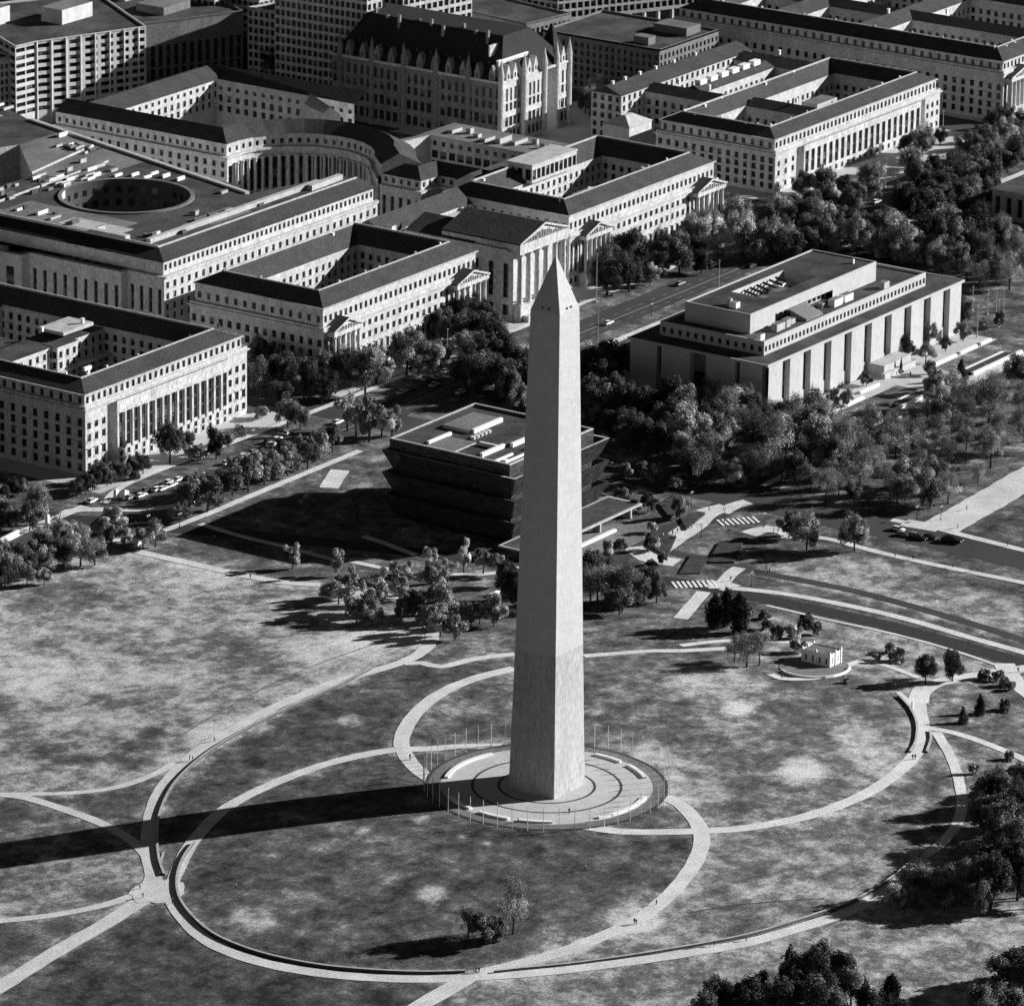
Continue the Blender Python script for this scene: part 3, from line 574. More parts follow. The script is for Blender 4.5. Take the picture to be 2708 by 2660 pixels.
def pediment(B, x0, x1, y0, y1, z0, ze, zp, name='pediment'):
    mb = MB(); mb.box(x0-.4, y0-.4, z0, x1+.4, y1, ze, 'limestone', True); xm = (x0+x1)/2
    mb.face([(x0, y0+.2, ze), (x1, y0+.2, ze), (xm, y0+.2, zp-.5)], 'limestone')
    for s_ in (-1, 1):   # raking cornice
        xa = x0-.7 if s_ < 0 else x1+.7
        q = [(xa, ze), (xm, zp-.5), (xm, zp+.3), (xa, ze+.7)]
        if s_ > 0: q = q[::-1]
        mb.face([(a, y0-.7, b) for a, b in q], 'limestone'); mb.face([(q[0][0], y0-.7, q[0][1]), (q[1][0], y0-.7, q[1][1]), (q[1][0], y0+.3, q[1][1]), (q[0][0], y0+.3, q[0][1])][::-1], 'limestone')
        mb.face([(q[-1][0], y0-.7, q[-1][1]), (q[-2][0], y0-.7, q[-2][1]), (q[-2][0], y0+.3, q[-2][1]), (q[-1][0], y0+.3, q[-1][1])], 'limestone')
    # relief figures
    rr = random.Random(int(x0)); n = int((x1-x0)/1.6)
    for i in range(1, n):
        x = x0+(x1-x0)*i/n; hh = (zp-1.4-ze)*(1-abs(x-xm)/((x1-x0)/2))
        if hh > .8: mb.tube((x+rr.uniform(-.2, .2), y0, ze), (x+rr.uniform(-.4, .4), y0-.1, ze+hh*rr.uniform(.6, .95)), .42, .22, 'limestone', 6)
    o = B.part(name, mb)
    rf = MB(); rf.face([(x0-.7, y0-.6, ze+.7), (xm, y0-.6, zp+.32), (xm, y1, zp+.32), (x0-.7, y1, ze+.7)][::-1], 'tile_roof'); rf.face([(xm, y0-.6, zp+.32), (x1+.7, y0-.6, ze+.7), (x1+.7, y1, ze+.7), (xm, y1, zp+.32)][::-1], 'tile_roof')
    rf.face([(x0, y1, ze), (x1, y1, ze), (xm, y1, zp)][::-1], 'limestone')
    B.part('portico_roof', rf); return o
def chimney_dots(B, pts, z, h=1.6, m='white_marble', s_=.5):
    for (x, y) in pts:
        mb = MB(); mb.box(x-s_, y-s_, z, x+s_, y+s_, z+h, m); mb.box(x-s_-.12, y-s_-.12, z+h, x+s_+.12, y+s_+.12, z+h+.25, m); B.part('chimney', mb)
# --- Hoover-type office palace (lower left)
r4 = [(-5.6, -3.4, 1.6, 'sill'), (-1.0, 1.9, 1.7, 'hood'), (5.0, 7.4, 1.6, 'sill'), (9.6, 11.8, 1.6, 'plain')]
colon = [(-5.6, -3.6, 1.6, 'sill'), (-2.0, 11.2, 1.9, 'tall')]
H = palace('government_building', 'long pale stone office block with dark pilaster bays, hip roof and courtyards, lower left', 177, 320, 274, 480, 16.4, 22.0, 25.4, 19.5, 15, 9,
           [(0, 12.8, r4, 4.8, 0), (12.8, 17.6, [(-7.5, 15, 3.9, 'tall')], 4.8, -5.0), (17.6, 84.5, [(-7.3, -5.6, 1.4, 'sill'), (-4.6, -2.9, 1.4, 'sill'), (-1.4, 11.6, 2.35, 'tall')], 4.45, .8), (84.5, 97, r4, 4.6, 0)],  # tall dark glass added in the setback to paint its deep shade
           [(0, 160, [(z, z+2.5, 1.6, 'sill') for z in (-6, -1.6, 2.6, 6.8, 11)], 5.2, 0)], None,
           cross=[(192, 376, 259, 390, 19, 21, 'f'), (228, 373.5, 240, 380, 19.2, 19.2, 'f'), (212, 390, 226, 465, 19, 21, 'f'), (192, 425, 259, 438, 19, 22, 'x')])
cm = MB()   # ledge above tall bays
cm.box(194, 318.6, 12.2, 262, 319.25, 13.0, 'limestone', True); H.part('string_course', cm)
for x in [194.6+4.45*i+2.2 for i in range(0, 15)]:
    if x < 262: mb = MB(); mb.box(x-2.62, 318.75, -2.2, x-1.72, 319.25, 11.6, 'limestone'); H.part('pilaster', mb)
mb = MB(); mb.box(194, 333.5, 25.3, 198, 334.5, 26.6, 'white_marble'); mb.box(236, 377, 21, 254, 389, 22.3, 'concrete'); H.part('roof_plant', mb)
mb = MB(); mb.box(192, 372, 9, 259, 376.02, 9.6, 'concrete', True); H.part('ledge', mb)
chimney_dots(H, [(199, 336), (215, 331.5), (240, 331.5), (232, 384), (250, 379), (205, 386)], 22.5, 1.6); H.done()
# --- block west of the auditorium and its twin to the east
def bureau(name, label, x0, x1, pav, xmain, chim):
    rows = [(-6.0, -4.0, 1.5, 'sill'), (-2.0, 1.6, 1.5, 'hood'), (4.6, 6.8, 1.5, 'sill'), (9.4, 11.4, 1.5, 'plain')]
    segs = []; u = 0
    for (a, b, kind) in pav:
        if kind == 'm': segs.append((a-x0, b-x0, rows, 4.05, 0))
        else: segs.append((a-x0, b-x0, [(-6, -4, 1.6, 'sill'), (-1.5, 10.5, 2.0, 'tall')], 3.9, -1.5 if kind == 'p' else 0))
    B = palace(name, label, x0, 318, x1, 382, 12.8, 21.6, 26.0, 20.0, 16, 9, segs, [(0, 64, [(z, z+2.4, 1.5, 'sill') for z in (-6, -1.6, 2.8, 7.2)], 4.4, 0)], None)
    for (a, b, kind) in pav:
        if kind == 'p':
            mb = MB(); mb.box(a, 314.2, -8.3, b, 318, -3.0, 'limestone'); B.part('portico_base', mb)
            for i in range(6): column(B, a+1.2+(b-a-2.4)*i/5, 315.2, -3.0, 11.3, .75)
            pediment(B, a, b, 314.6, 319.5, 11.3, 12.9, 17.0)
    chimney_dots(B, chim, 24, 1.5); return B
B = bureau('government_building', 'stone office block with pedimented end porticoes, left of the columned auditorium', 320, 425, [(320, 322, 's'), (322, 340, 'p'), (340, 404, 'm'), (404, 425, 'p')], 0, [(346, 330), (372, 329), (400, 372), (360, 374)])
roof_box(B, 352, 340, 366, 347, 8, 16, 'concrete'); B.done()
B = bureau('government_building', 'stone office block with pedimented end porticoes right of the tall columned auditorium', 488, 600, [(488, 495, 's'), (495, 514, 'p'), (514, 579, 'm'), (579, 600, 'p')], 0, [(505, 372), (520, 330), (560, 330)])
B.seg((528, 363.5), (561, 363.5), 20, 27.2, 0, 33, [(21.3, 25.6, 2.6, 'band')], 3.3); B.seg((528, 376), (528, 363.5), 20, 27.2, 0, 12.5, [(21.3, 25.6, 2.0, 'plain')], 4)
mb = MB(); mb.box(527.6, 363.2, 27.2, 561.4, 376.4, 28.0, 'concrete'); B.part('penthouse_roof', mb)
roof_box(B, 540, 345, 556, 352, 6, 15, 'concrete'); B.done()
# --- auditorium
A = Bld('auditorium', (456, 340, -8), 'columned stone auditorium with a large carved pediment behind the obelisk tip')
A.seg((436, 360), (436, 310), -8.3, 20, 0, 50, [(-6, -2, 2.0, 'plain'), (1, 15, 2.4, 'tall')], 7.2); A.seg((436, 313), (473, 313), -8.3, 20, 0, 37, [(-2, 16, 2.6, 'tall')], 6.2)
A.plain((473, 310), (473, 362), -8.3, 22); A.plain((473, 362), (436, 362), -8.3, 22)
mb = MB(); mb.box(436.6, 306.5, -8.3, 471.2, 313, -1.5, 'limestone'); A.part('podium', mb)
for i in range(6): column(A, 438.6+30.6*i/5, 308.4, -1.5, 19.2, 1.15)
for i in range(2): column(A, 434.6, 330+6*i, 0, 16, .9)
pediment(A, 437, 470.8, 307.6, 345, 19.2, 23.2, 29.0)
mb = MB(); mb.box(434.8, 312.2, 20, 474.2, 362, 21.0, 'limestone', True); A.part('cornice', mb)
mb = MB(); mb.face([(434.8, 328, 21.05), (434.8, 362, 21.05), (449, 362, 25.5), (449, 334, 25.5)][::-1], 'tile_roof'); A.part('roof', mb)
for i in range(6):
    mb = MB(); mb.box(434.5-3*0, 0, 0, 1, 1, 1, 'limestone') if 0 else mb.box(438+i*.0, 303.6-i*.0, -8.3+0, 470, 306.5, -8.3+2.8-i*.01, 'limestone'); 
A.part('front_step', mb)
A.done()
Hy = Bld('connecting_wing', (456, 374, -8), 'long low roofed wing joining the two office blocks behind the auditorium')
Hy.seg((425.3, 366), (487.7, 366), -8.3, 20, 0, 62.4, [(z, z+2.3, 1.4, 'sill') for z in (-1, 3.4, 8, 12.4, 16.6)], 4.0)
mb = MB(); mb.face([(425.3, 365.4, 20), (487.7, 365.4, 20), (487.7, 373, 25.6), (425.3, 373, 25.6)], 'tile_roof'); mb.face([(487.7, 382, 20), (425.3, 382, 20), (425.3, 373, 25.6), (487.7, 373, 25.6)], 'tile_roof'); Hy.part('roof', mb)
Hy.plain((487.7, 382), (425.3, 382), -8.3, 20); Hy.wall.face([(425.3, 382, 20), (425.3, 366, 20), (425.3, 373, 25.6)], 'limestone')
roof_box(Hy, 427, 362.5, 430, 366.5, 18, 24, 'limestone', 'chimney'); Hy.done()
# --- tax office palace (upper right)
colon = [(-6.2, -4.2, 1.5, 'sill'), (-2.6, -1.0, 1.4, 'plain')]
B = palace('government_building', 'stone office block with a long row of tall dark bays facing the avenue, upper right', 665, 330, 805, 391, 8.9, 15.0, 18.6, 13.5, 14, 8,
           [(0, 17.5, [(-5.8, -3.9, 1.5, 'hood'), (-.6, 1.5, 1.5, 'sill'), (3.6, 5.6, 1.5, 'plain')], 5.4, 0), (17.5, 22.5, [(-6.5, 5.5, 2.6, 'tall')], 5, -2.5), (22.5, 122, [(-7.0, -5.2, 1.4, 'sill'), (-3.6, 6.0, 2.8, 'tall')], 5.0, .8),
            (122, 127, [(-6.5, 5.5, 2.6, 'tall')], 5, -2.5), (127, 140, [(-5.8, -3.9, 1.5, 'hood'), (-.6, 1.5, 1.5, 'sill'), (3.6, 5.6, 1.5, 'plain')], 4.4, 0)],
           [(0, 61, [(z, z+2.2, 1.5, 'sill') for z in (-6, -2.2, 1.6, 5.2)], 4.5, 0)], None,
           cross=[(716, 344, 729, 377, 13.4, 16.2, 'y')])
roof_box(B, 735, 352, 752, 360, 6, 14)
chimney_dots(B, [(680, 339), (700, 338.5), (722, 338.5), (760, 338.5), (690, 382), (705, 383), (740, 382), (765, 383), (724, 356), (673, 350), (673, 376), (784, 339)], 16.6, 1.7)
B.done()
B = Bld('government_building', (750, 430, -8), 'low roofed rear wings with skylights and chimneys behind the upper right office block')
rw = [(z, z+2.2, 1.5, 'sill') for z in (-6, -1.8, 2.4, 6.4, 10.4)]
B.seg((697, 430), (805, 430), -8.3, 13.5, 0, 108, rw, 4.4); B.seg((697, 446), (697, 430), -8.3, 13.5, 0, 16, rw, 4.4); B.plain((805, 430), (805, 446), -8.3, 13.5); B.plain((805, 446), (697, 446), -8.3, 13.5)
B.seg((716, 430), (716, 391.2), -8.3, 12, 0, 38.8, rw[:4], 4.4); B.plain((729, 391.2), (729, 430), -8.3, 12); B.seg((790, 430), (790, 391.2), -8.3, 12, 0, 38.8, rw[:4], 4.4); B.plain((805, 391.2), (805, 430), -8.3, 12)
B.seg((729, 408), (790, 408), -8.3, 12, 0, 61, rw[:4], 4.4); B.plain((790, 418), (729, 418), -8.3, 12)
mb = MB()
for (xa, ya, xb, yb, z0_, z1_, ax) in ((696.6, 429.6, 805.4, 446.4, 13.5, 17, 'x'), (715.6, 391.2, 729.4, 429.6, 12, 15, 'y'), (789.6, 391.2, 805.4, 429.6, 12, 15, 'y'), (729.4, 407.6, 789.6, 418.4, 12, 14.5, 'x')):
    if ax == 'x': ym = (ya+yb)/2; fs = [[(xa, ya, z0_), (xb, ya, z0_), (xb, ym, z1_), (xa, ym, z1_)], [(xb, yb, z0_), (xa, yb, z0_), (xa, ym, z1_), (xb, ym, z1_)], [(xa, yb, z0_), (xa, ya, z0_), (xa, ym, z1_)]]
    else: xm = (xa+xb)/2; fs = [[(xa, yb, z0_), (xa, ya, z0_), (xm, ya, z1_), (xm, yb, z1_)], [(xb, ya, z0_), (xb, yb, z0_), (xm, yb, z1_), (xm, ya, z1_)]]
    for f in fs: mb.face(f, 'tile_roof')
B.part('roof', mb)
for i in range(6): roof_box(B, 733+i*9, 411.6, 738.5+i*9, 414.6, 14, 16.2, 'white_marble', 'skylight', 'white_marble')
chimney_dots(B, [(702, 438), (712, 438), (724, 438), (737, 438), (752, 438), (770, 438), (722, 400), (722, 416), (797, 410)], 16, 2.0)
mb = MB(); mb.box(676, 412, -8.3, 694, 426, 6, 'limestone'); mb.loft([[(675.5, 411.5, 6), (694.5, 411.5, 6), (694.5, 426.5, 6), (675.5, 426.5, 6)], [(682, 418, 9.5), (688, 418, 9.5), (688, 420, 9.5), (682, 420, 9.5)]], 'concrete'); B.part('corner_pavilion', mb)
B.done()
B = palace('government_building', 'very long dark roofed office palace with inner courts at the top right edge', 834, 314, 960, 490, 13.5, 19.0, 23.5, 17.5, 15, 9,
           [(0, 126, [(-6, -4, 1.5, 'sill'), (-1.5, 9.5, 2.0, 'tall')], 4.6, 0)], [(0, 176, [(z, z+2.4, 1.5, 'sill') for z in (-6, -1.8, 2.4, 6.6)], 4.6, 0)], None,
           cross=[(849, 395, 945, 409, 17, 21, 'x'), (849, 440, 945, 454, 17, 21, 'x'), (890, 329, 903, 475, 17, 20, 'y')])
for i in range(7): column(B, 838+3.6*i, 312.2, -2, 10.5, .8)
mb = MB(); mb.box(834, 310.8, -8.3, 862, 314, -2, 'limestone'); B.part('portico_base', mb)
pediment(B, 836, 861, 311, 315, 10.5, 12, 16)
chimney_dots(B, [(843, 330), (843, 380), (843, 420), (843, 460), (850, 322.5), (858, 322.5), (880, 402), (880, 447), (896, 420), (896, 380)], 21, 2.0); B.done()
# --- huge trade centre with round well (left)
def trade():
    B = Bld('trade_centre', (400, 490, -8), 'vast stone office complex with a flat roof pierced by a large round well')
    x0, y0 = 335, 406; xE = 478; yN = 640; yS = 424; zc, za, zr = 15.8, 21.6, 24.6
    rows = [(z, z+2.3, 1.4, 'sill') for z in (-1.6, 2.6, 7.0, 11.4)]
    B.seg((x0, y0), (xE, y0), -8.3, zc, 0, xE-x0, rows, 4.6)
    tw = [(-4, 10.5, 1.9, 'tall')]
    # stepped west front
    xs = [((x0, 424), (x0, y0), [(-4, -1, 1.8, 'plain'), (1, 11, 1.8, 'tall')], 4.6), ((331, 470), (331, 424), tw, 5.4), ((326, 482), (326, 470), [(-7.5, -2.5, 3.2, 'plain'), (0, 11, 4.2, 'tall')], 12), ((331, 560), (331, 482), tw, 5.6), ((x0, yN), (x0, 560), tw, 5.4)]
    for a, b, rw, s_ in xs: B.seg(a, b, -8.3, zc, 0, math.dist(a, b), rw, s_, .8)
    for a, b in (((331, 424), (x0, 424)), ((326, 470), (331, 470)), ((331, 482), (326, 482)), ((x0, 560), (331, 560))): B.plain(a, b, -8.3, zc)
    B.plain((xE, y0), (xE, yS), -8.3, zc); B.plain((xE, yS), (430, 436), -8.3, zc); B.plain((430, 436), (471, 583), -8.3, zc); B.plain((471, 583), (500, yN), -8.3, zc); B.plain((500, yN), (x0, yN), -8.3, zc)
    foot = [(x0, y0), (xE, y0), (xE, yS), (430, 436), (471, 583), (500, yN), (x0, yN), (x0, 560), (331, 560), (331, 482), (326, 482), (326, 470), (331, 470), (331, 424), (x0, 424)]
    cm = MB(); cx = sum(p[0] for p in foot)/13; cy = sum(p[1] for p in foot)/13
    def grow(f, d): return [(p[0]+(d if p[0] > 400 else -d), p[1]+(d if (p[1] > 600 or (k in (5, 6, 9, 10) and 0)) else (-d if p[1] < 410 else 0))) for k, p in enumerate(f)]
    
    for k in range(len(foot)):
        a_, b_ = foot[k], foot[(k+1) % len(foot)]; L_ = math.dist(a_, b_); dx_, dy_ = (b_[0]-a_[0])/L_, (b_[1]-a_[1])/L_
        q_ = [(a_[0]+dy_*.8, a_[1]-dx_*.8), (b_[0]+dy_*.8, b_[1]-dx_*.8), (b_[0]-dy_*1.6, b_[1]+dx_*1.6), (a_[0]-dy_*1.6, a_[1]+dx_*1.6)]; cm.prism(q_, zc-k*.004, zc+.8-k*.004, 'limestone', True)
    B.part('cornice', cm)
    # attic with small windows (south), sloped roof strip, flat roof field
    B.seg((x0+1.5, y0+1.5), (xE-1, y0+1.5), zc+.8, za, 0, xE-x0-2.5, [(zc+2.6, zc+4.6, 1.2, 'plain')], 3.0)
    B.seg((x0+1.5, yN), (x0+1.5, y0+1.5), zc+.8, za, 0, yN-y0-1.5, [], 0)
    C = (397, 473); Rr = 26; N = 64
    # flat roof with a circular hole: ring of quads from circle to bounding square then outer fields
    r = MB(); S_ = 28.5; zf = zr
    sqp = []
    for k in range(N):
        a = 2*math.pi*(k+.5)/N; c, s_ = math.cos(a), math.sin(a); q = S_/max(abs(c), abs(s_)); sqp.append((C[0]+q*c, C[1]+q*s_))
    corners = [(C[0]+S_, C[1]+S_), (C[0]-S_, C[1]+S_), (C[0]-S_, C[1]-S_), (C[0]+S_, C[1]-S_)]
    cir = [(C[0]+Rr*math.cos(2*math.pi*(k+.5)/N), C[1]+Rr*math.sin(2*math.pi*(k+.5)/N)) for k in range(N)]
    for k in range(N):
        l = (k+1) % N; q = [cir[k], sqp[k], sqp[l], cir[l]]
        if abs(sqp[k][0]-sqp[l][0]) > 1e-6 and abs(sqp[k][1]-sqp[l][1]) > 1e-6:
            cc = min(corners, key=lambda z: math.dist(z, sqp[k])); q = [cir[k], sqp[k], cc, sqp[l], cir[l]]
        r.face([(p[0], p[1], zf) for p in q], 'flat_roof')
    X0, X1, Y0, Y1 = C[0]-S_, C[0]+S_, C[1]-S_, C[1]+S_
    inx0, iny0 = x0+10, y0+11
    ED = lambda y: 430+(y-436)*41/147.0
    for q, m in (([(inx0, iny0), (xE-1, iny0), (xE-1, yS), (430, 436), (ED(Y0), Y0), (inx0, Y0)], 'flat_roof'), ([(inx0, Y0), (X0, Y0), (X0, Y1), (inx0, Y1)], 'flat_roof_pale'), ([(X1, Y0), (ED(Y0)+.01, Y0), (ED(Y1), Y1), (X1, Y1)], 'flat_roof'),
                 ([(inx0, Y1), (400, Y1), (400, 524), (inx0, 524)], 'flat_roof'), ([(400, Y1), (ED(Y1), Y1), (ED(560), 560), (436, 560), (400, 524)], 'flat_roof_pale'), ([(436, 560), (ED(560), 560), (471, 583), (499, yN), (inx0, yN), (inx0, 590), (400, 575)], 'flat_roof')):
        r.face([(p[0], p[1], zf) for p in q], m)
    r.face([(inx0, 524, -2), (400, 524, -2), (436, 560, -2), (400, 575, -2), (inx0, 590, -2)], 'flat_roof')
    for a, b in (((inx0, 524), (400, 524)), ((400, 524), (436, 560)), ((436, 560), (400, 575)), ((400, 575), (inx0, 590))): r.face([(a[0], a[1], zf), (b[0], b[1], zf), (b[0], b[1], -2), (a[0], a[1], -2)], 'limestone')
    # tiled slopes S and W
    r.face([(x0+1, y0+1, za+.5), (xE, y0+1, za+.5), (xE, iny0-1.5, zr+.2), (x0+9, iny0-1.5, zr+.2)], 'tile_roof'); r.face([(x0+1, yN, za+.5), (x0+1, y0+1, za+.5), (x0+9, iny0-1.5, zr+.2), (x0+9, yN, zr+.2)], 'slate_roof')
    for pa, pb in (((xE, yS), (430, 436)), ((430, 436), (471, 583)), ((471, 583), (500, yN))): r.face([(*pa, zc), (*pb, zc), (*pb, zf), (*pa, zf)], 'limestone')
    r.face([(xE, y0+1, zc), (xE, yS, zc), (xE, yS, zf), (xE, iny0, zf), (xE, y0+1, za)], 'limestone')
    B.part('roof', r)
    p = MB()
    def par(a, b, z_, h, t, m='concrete'):
        L = math.dist(a, b); nx, ny = -(b[1]-a[1])/L*t/2, (b[0]-a[0])/L*t/2
        p.prism([(a[0]-nx, a[1]-ny), (b[0]-nx, b[1]-ny), (b[0]+nx, b[1]+ny), (a[0]+nx, a[1]+ny)][::-1] if 0 else [(a[0]+nx, a[1]+ny), (a[0]-nx, a[1]-ny), (b[0]-nx, b[1]-ny), (b[0]+nx, b[1]+ny)], z_, z_+h, m)
    par((inx0-1, iny0-1), (xE-1, iny0-1), zf-.5, 1.2, .6); par((inx0+2, iny0+6), (460, iny0+6), zf-.1, 2.0, 2.2); par((inx0-1, iny0-1), (inx0-1, 524), zf-.5, 1.6, .6)
    par((352, 508), (436, 513), zf, .8, .5); par((402, 526), (452, 534), zf, .8, .5); par((430.5, 437), (470.5, 582), zf-.4, 1.3, 2.2)
    par((345.5, 432), (345.5, 450), zf, 2.0, 3); par((450, 420), (472, 420.5), zf, 2.2, 2.5)
    B.part('parapet', p)
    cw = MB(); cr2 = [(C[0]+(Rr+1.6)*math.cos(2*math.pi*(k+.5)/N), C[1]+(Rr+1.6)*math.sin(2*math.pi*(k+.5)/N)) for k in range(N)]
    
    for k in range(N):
        l = (k+1) % N; an = math.degrees(2*math.pi*(k+1)/N); shaded_arc = an > 300 or an < 112  # shade of this arc is painted in, dark in place of limestone
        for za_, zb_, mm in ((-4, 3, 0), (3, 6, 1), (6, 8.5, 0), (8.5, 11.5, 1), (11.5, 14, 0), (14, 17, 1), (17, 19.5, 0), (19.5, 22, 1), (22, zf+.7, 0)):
            m_ = ('glass' if mm and k % 2 else ('dark_shade_grey' if shaded_arc else 'limestone')); cw.face([(*cir[l], za_), (*cir[k], za_), (*cir[k], zb_), (*cir[l], zb_)], m_)
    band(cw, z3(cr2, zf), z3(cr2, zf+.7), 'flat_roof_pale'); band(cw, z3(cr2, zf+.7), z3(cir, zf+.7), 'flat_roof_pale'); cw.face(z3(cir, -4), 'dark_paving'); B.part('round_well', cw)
    # rows of small things on the roof: lanterns and plant
    rr = random.Random(3)
    for j in range(7):
        for i in range(3):
            x = 398+j*5.5+rr.uniform(-1, 1); y = 512-j*5.6+i*7-7+rr.uniform(-1, 1)
            if math.dist((x, y), C) > Rr+4 and x < ED(y)-4 and y < 520: roof_box(B, x-2.4, y-.45, x+2.4, y+.45, zf+.01, zf+1.0+rr.random()*.5, 'white_marble', 'skylight', 'white_marble')
    for i in range(60):
        x = rr.uniform(350, 472); y = rr.uniform(425, 556)
        if math.dist((x, y), C) > Rr+6 and not (y > 515) and x < ED(y)-5 and y > 437: roof_box(B, x-rr.uniform(1, 3.5), y-.8, x+rr.uniform(1, 3.5), y+.8, zf+.01, zf+1.2, rr.choice(['concrete', 'metal_grey', 'white_marble']))
    for i in range(60):
        x = rr.uniform(350, 490); y = rr.uniform(592, 636)
        if y > 590: roof_box(B, x-rr.uniform(1, 3.5), y-.7, x+rr.uniform(1, 3.5), y+.7, zf+.01, zf+1.0, rr.choice(['concrete', 'white_marble', 'flat_roof_pale']))
    for (xa, ya, xb, yb, m_) in ((348, 420, 380, 434, 'dark_paving'), (384, 419, 410, 431, 'flat_roof_pale'), (432, 446, 440, 470, 'dark_paving'), (352, 500, 372, 508, 'dark_paving'), (388, 508, 404, 520, 'dark_paving'), (408, 505, 432, 511, 'dark_paving'), (442, 528, 452, 545, 'dark_paving'), (350, 596, 400, 612, 'dark_paving'), (404, 600, 440, 630, 'dark_paving'), (446, 596, 470, 614, 'concrete'), (349, 440, 360, 470, 'concrete')):
        pm_ = MB(); pm_.face([(xa, ya, zf+.03), (xb, ya, zf+.03), (xb, yb, zf+.03), (xa, yb, zf+.03)], m_); B.part('roof_patch', pm_)
    for (n_, xa, xb, ya, yb) in ((26, 352, 440, 502, 522), (14, 441, 458, 528, 556), (8, 350, 362, 440, 498), (12, 350, 420, 420, 436), (34, 350, 480, 592, 636)):
        for i in range(n_):
            x, y = rr.uniform(xa, xb), rr.uniform(ya, yb); l_ = rr.uniform(.8, 3.4); roof_box(B, x-l_, y-.6, x+l_, y+.6, zf+.04, zf+.9+rr.random(), rr.choice(['concrete', 'flat_roof_pale', 'metal_grey', 'white_marble', 'dark_granite', 'dark_shade_grey']), 'roof_plant')
    B.done()
trade()
# --- hemicycle building: wings of constant depth along a line
def wingstrip(B, outer, depth, zc, za, zr, rows, sp, attic_rows=None, inner=True, cap=(True, True)):
    n = len(outer); nor = []
    for i in range(n):
        v = Vector((0, 0))
        for a, b in ((i-1, i), (i, i+1)):
            if a >= 0 and b < n: d = Vector((outer[b][0]-outer[a][0], outer[b][1]-outer[a][1])).normalized(); v += Vector((-d.y, d.x))
        k = v.length; v = v/k*(2/k if k > 1 and 0 < i < n-1 else 1); nor.append(v)
    off = lambda d: [(outer[i][0]+nor[i].x*d, outer[i][1]+nor[i].y*d) for i in range(n)]
    o0, oc, oa, orr, oi = off(0), off(-.8), off(1.3), off(depth/2), off(depth)
    for i in range(n-1):
        L = math.dist(o0[i], o0[i+1]); rw_ = rows(i) if callable(rows) else rows; B.seg(o0[i], o0[i+1], -8.3, zc, 0, L, rw_, min(sp, L), .8)
        L2 = math.dist(oa[i], oa[i+1]); B.seg(oa[i], oa[i+1], zc+.8, za, 0, L2, [(zc+2, zc+3.8, 1.2, 'plain')] if L2 > 3 else [], 4)
        if inner: L3 = math.dist(oi[i], oi[i+1]); B.seg(oi[i+1], oi[i], -8.3, za-.5, 0, L3, [(z, z+2, 1.5, 'sill') for z in (6, 10.5, 15)] if L3 > 4 else [], 4.4)
    c, r = MB(), MB()
    for i in range(n-1):
        j = i+1
        q = lambda A, za_, C, zb_, m, mb: mb.face([(*A[i], za_), (*A[j], za_), (*C[j], zb_), (*C[i], zb_)], m)
        q(oc, zc, oc, zc+.8, 'limestone', c); q(oc, zc+.8, oa, zc+.8, 'limestone', c); q(o0, zc, oc, zc, 'limestone', c)
        q(off(.9), za, orr, zr, 'tile_roof', r); q(orr, zr, off(depth-.3+.6), za-.5, 'tile_roof', r)
    for e in (0, n-1):
        r.face([(*oa[e], za), (*orr[e], zr), (*oi[e], za-.5), (*oi[e], -8), (*oa[e], -8)], 'limestone')
    B.part('cornice', c); B.part('roof', r)
B = Bld('hemicycle_building', (530, 500, -8), 'stone building with a concave curved colonnade and sweeping roof behind the trade centre')
arc = [(508+31*math.cos(t), 468+31*math.sin(t)) for t in np.linspace(math.radians(100), math.radians(-62), 13)]
wingstrip(B, [(499, 592), (499, 499)]+arc[1:]+[(512, 430)], 18, 15, 21, 25.4, lambda i: [(z, z+2.3, 1.4, 'sill') for z in (-2, 2.4, 6.8, 11)] if i == 0 else [(-2, 11.5, 3.4, 'tall')], 4.7, inner=True)
for t in np.linspace(math.radians(96), math.radians(-58), 22): column(B, 508+30.2*math.cos(t), 468+30.2*math.sin(t), -3, 12.5, .8)
wingstrip(B, [(512, 429), (512, 408), (524, 407), (524, 384)], 16, 12, 17, 21, [(-1, 8.5, 1.8, 'tall')], 4.6)
wingstrip(B, [(524, 384), (586, 384)], 15, 12, 17, 21, [(-1, 8.5, 1.8, 'tall')], 4.6)
B.seg((567, 442), (567, 384), -8.3, 20, 0, 58, [(0, 2.4, 2.0, 'plain'), (6, 9.5, 2.4, 'plain'), (11, 14, 2.4, 'plain'), (16.5, 18.2, 1.4, 'plain')], 4.6)
mb = MB(); mb.prism([(566.5, 384), (590, 384), (590, 446), (560, 446), (540, 452), (538, 447), (566.5, 442)], 20, 20.6, 'concrete', True, 'flat_roof_pale'); B.part('roof', mb)
B.plain((538, 447), (567, 442), -8.3, 20); B.plain((590, 384), (590, 446), -8, 20)
for i in range(8): roof_box(B, 571+rnd.uniform(-2, 10), 390+i*6.5, 576+rnd.uniform(0, 8), 392.5+i*6.5, 20.6, 22+rnd.random(), 'concrete')
B.seg((512, 575), (594, 575), -8.3, 20, 0, 82, [(8, 10.4, 1.6, 'sill'), (12, 14.4, 1.6, 'sill'), (16.5, 18, 1.4, 'plain')], 4.6)
B.seg((592, 575), (592, 500), -8.3, 20, 0, 75, [(6, 8.4, 1.6, 'sill'), (10.5, 13, 1.6, 'sill'), (15.5, 17, 1.4, 'plain')], 4.6)
mb = MB(); mb.face([(505, 574, 20), (594, 574, 20), (596, 583, 24), (505, 583, 24)], 'tile_roof'); mb.face([(592, 575, 20), (600, 583, 24), (601, 500, 24), (592, 500, 20)][::-1], 'tile_roof')
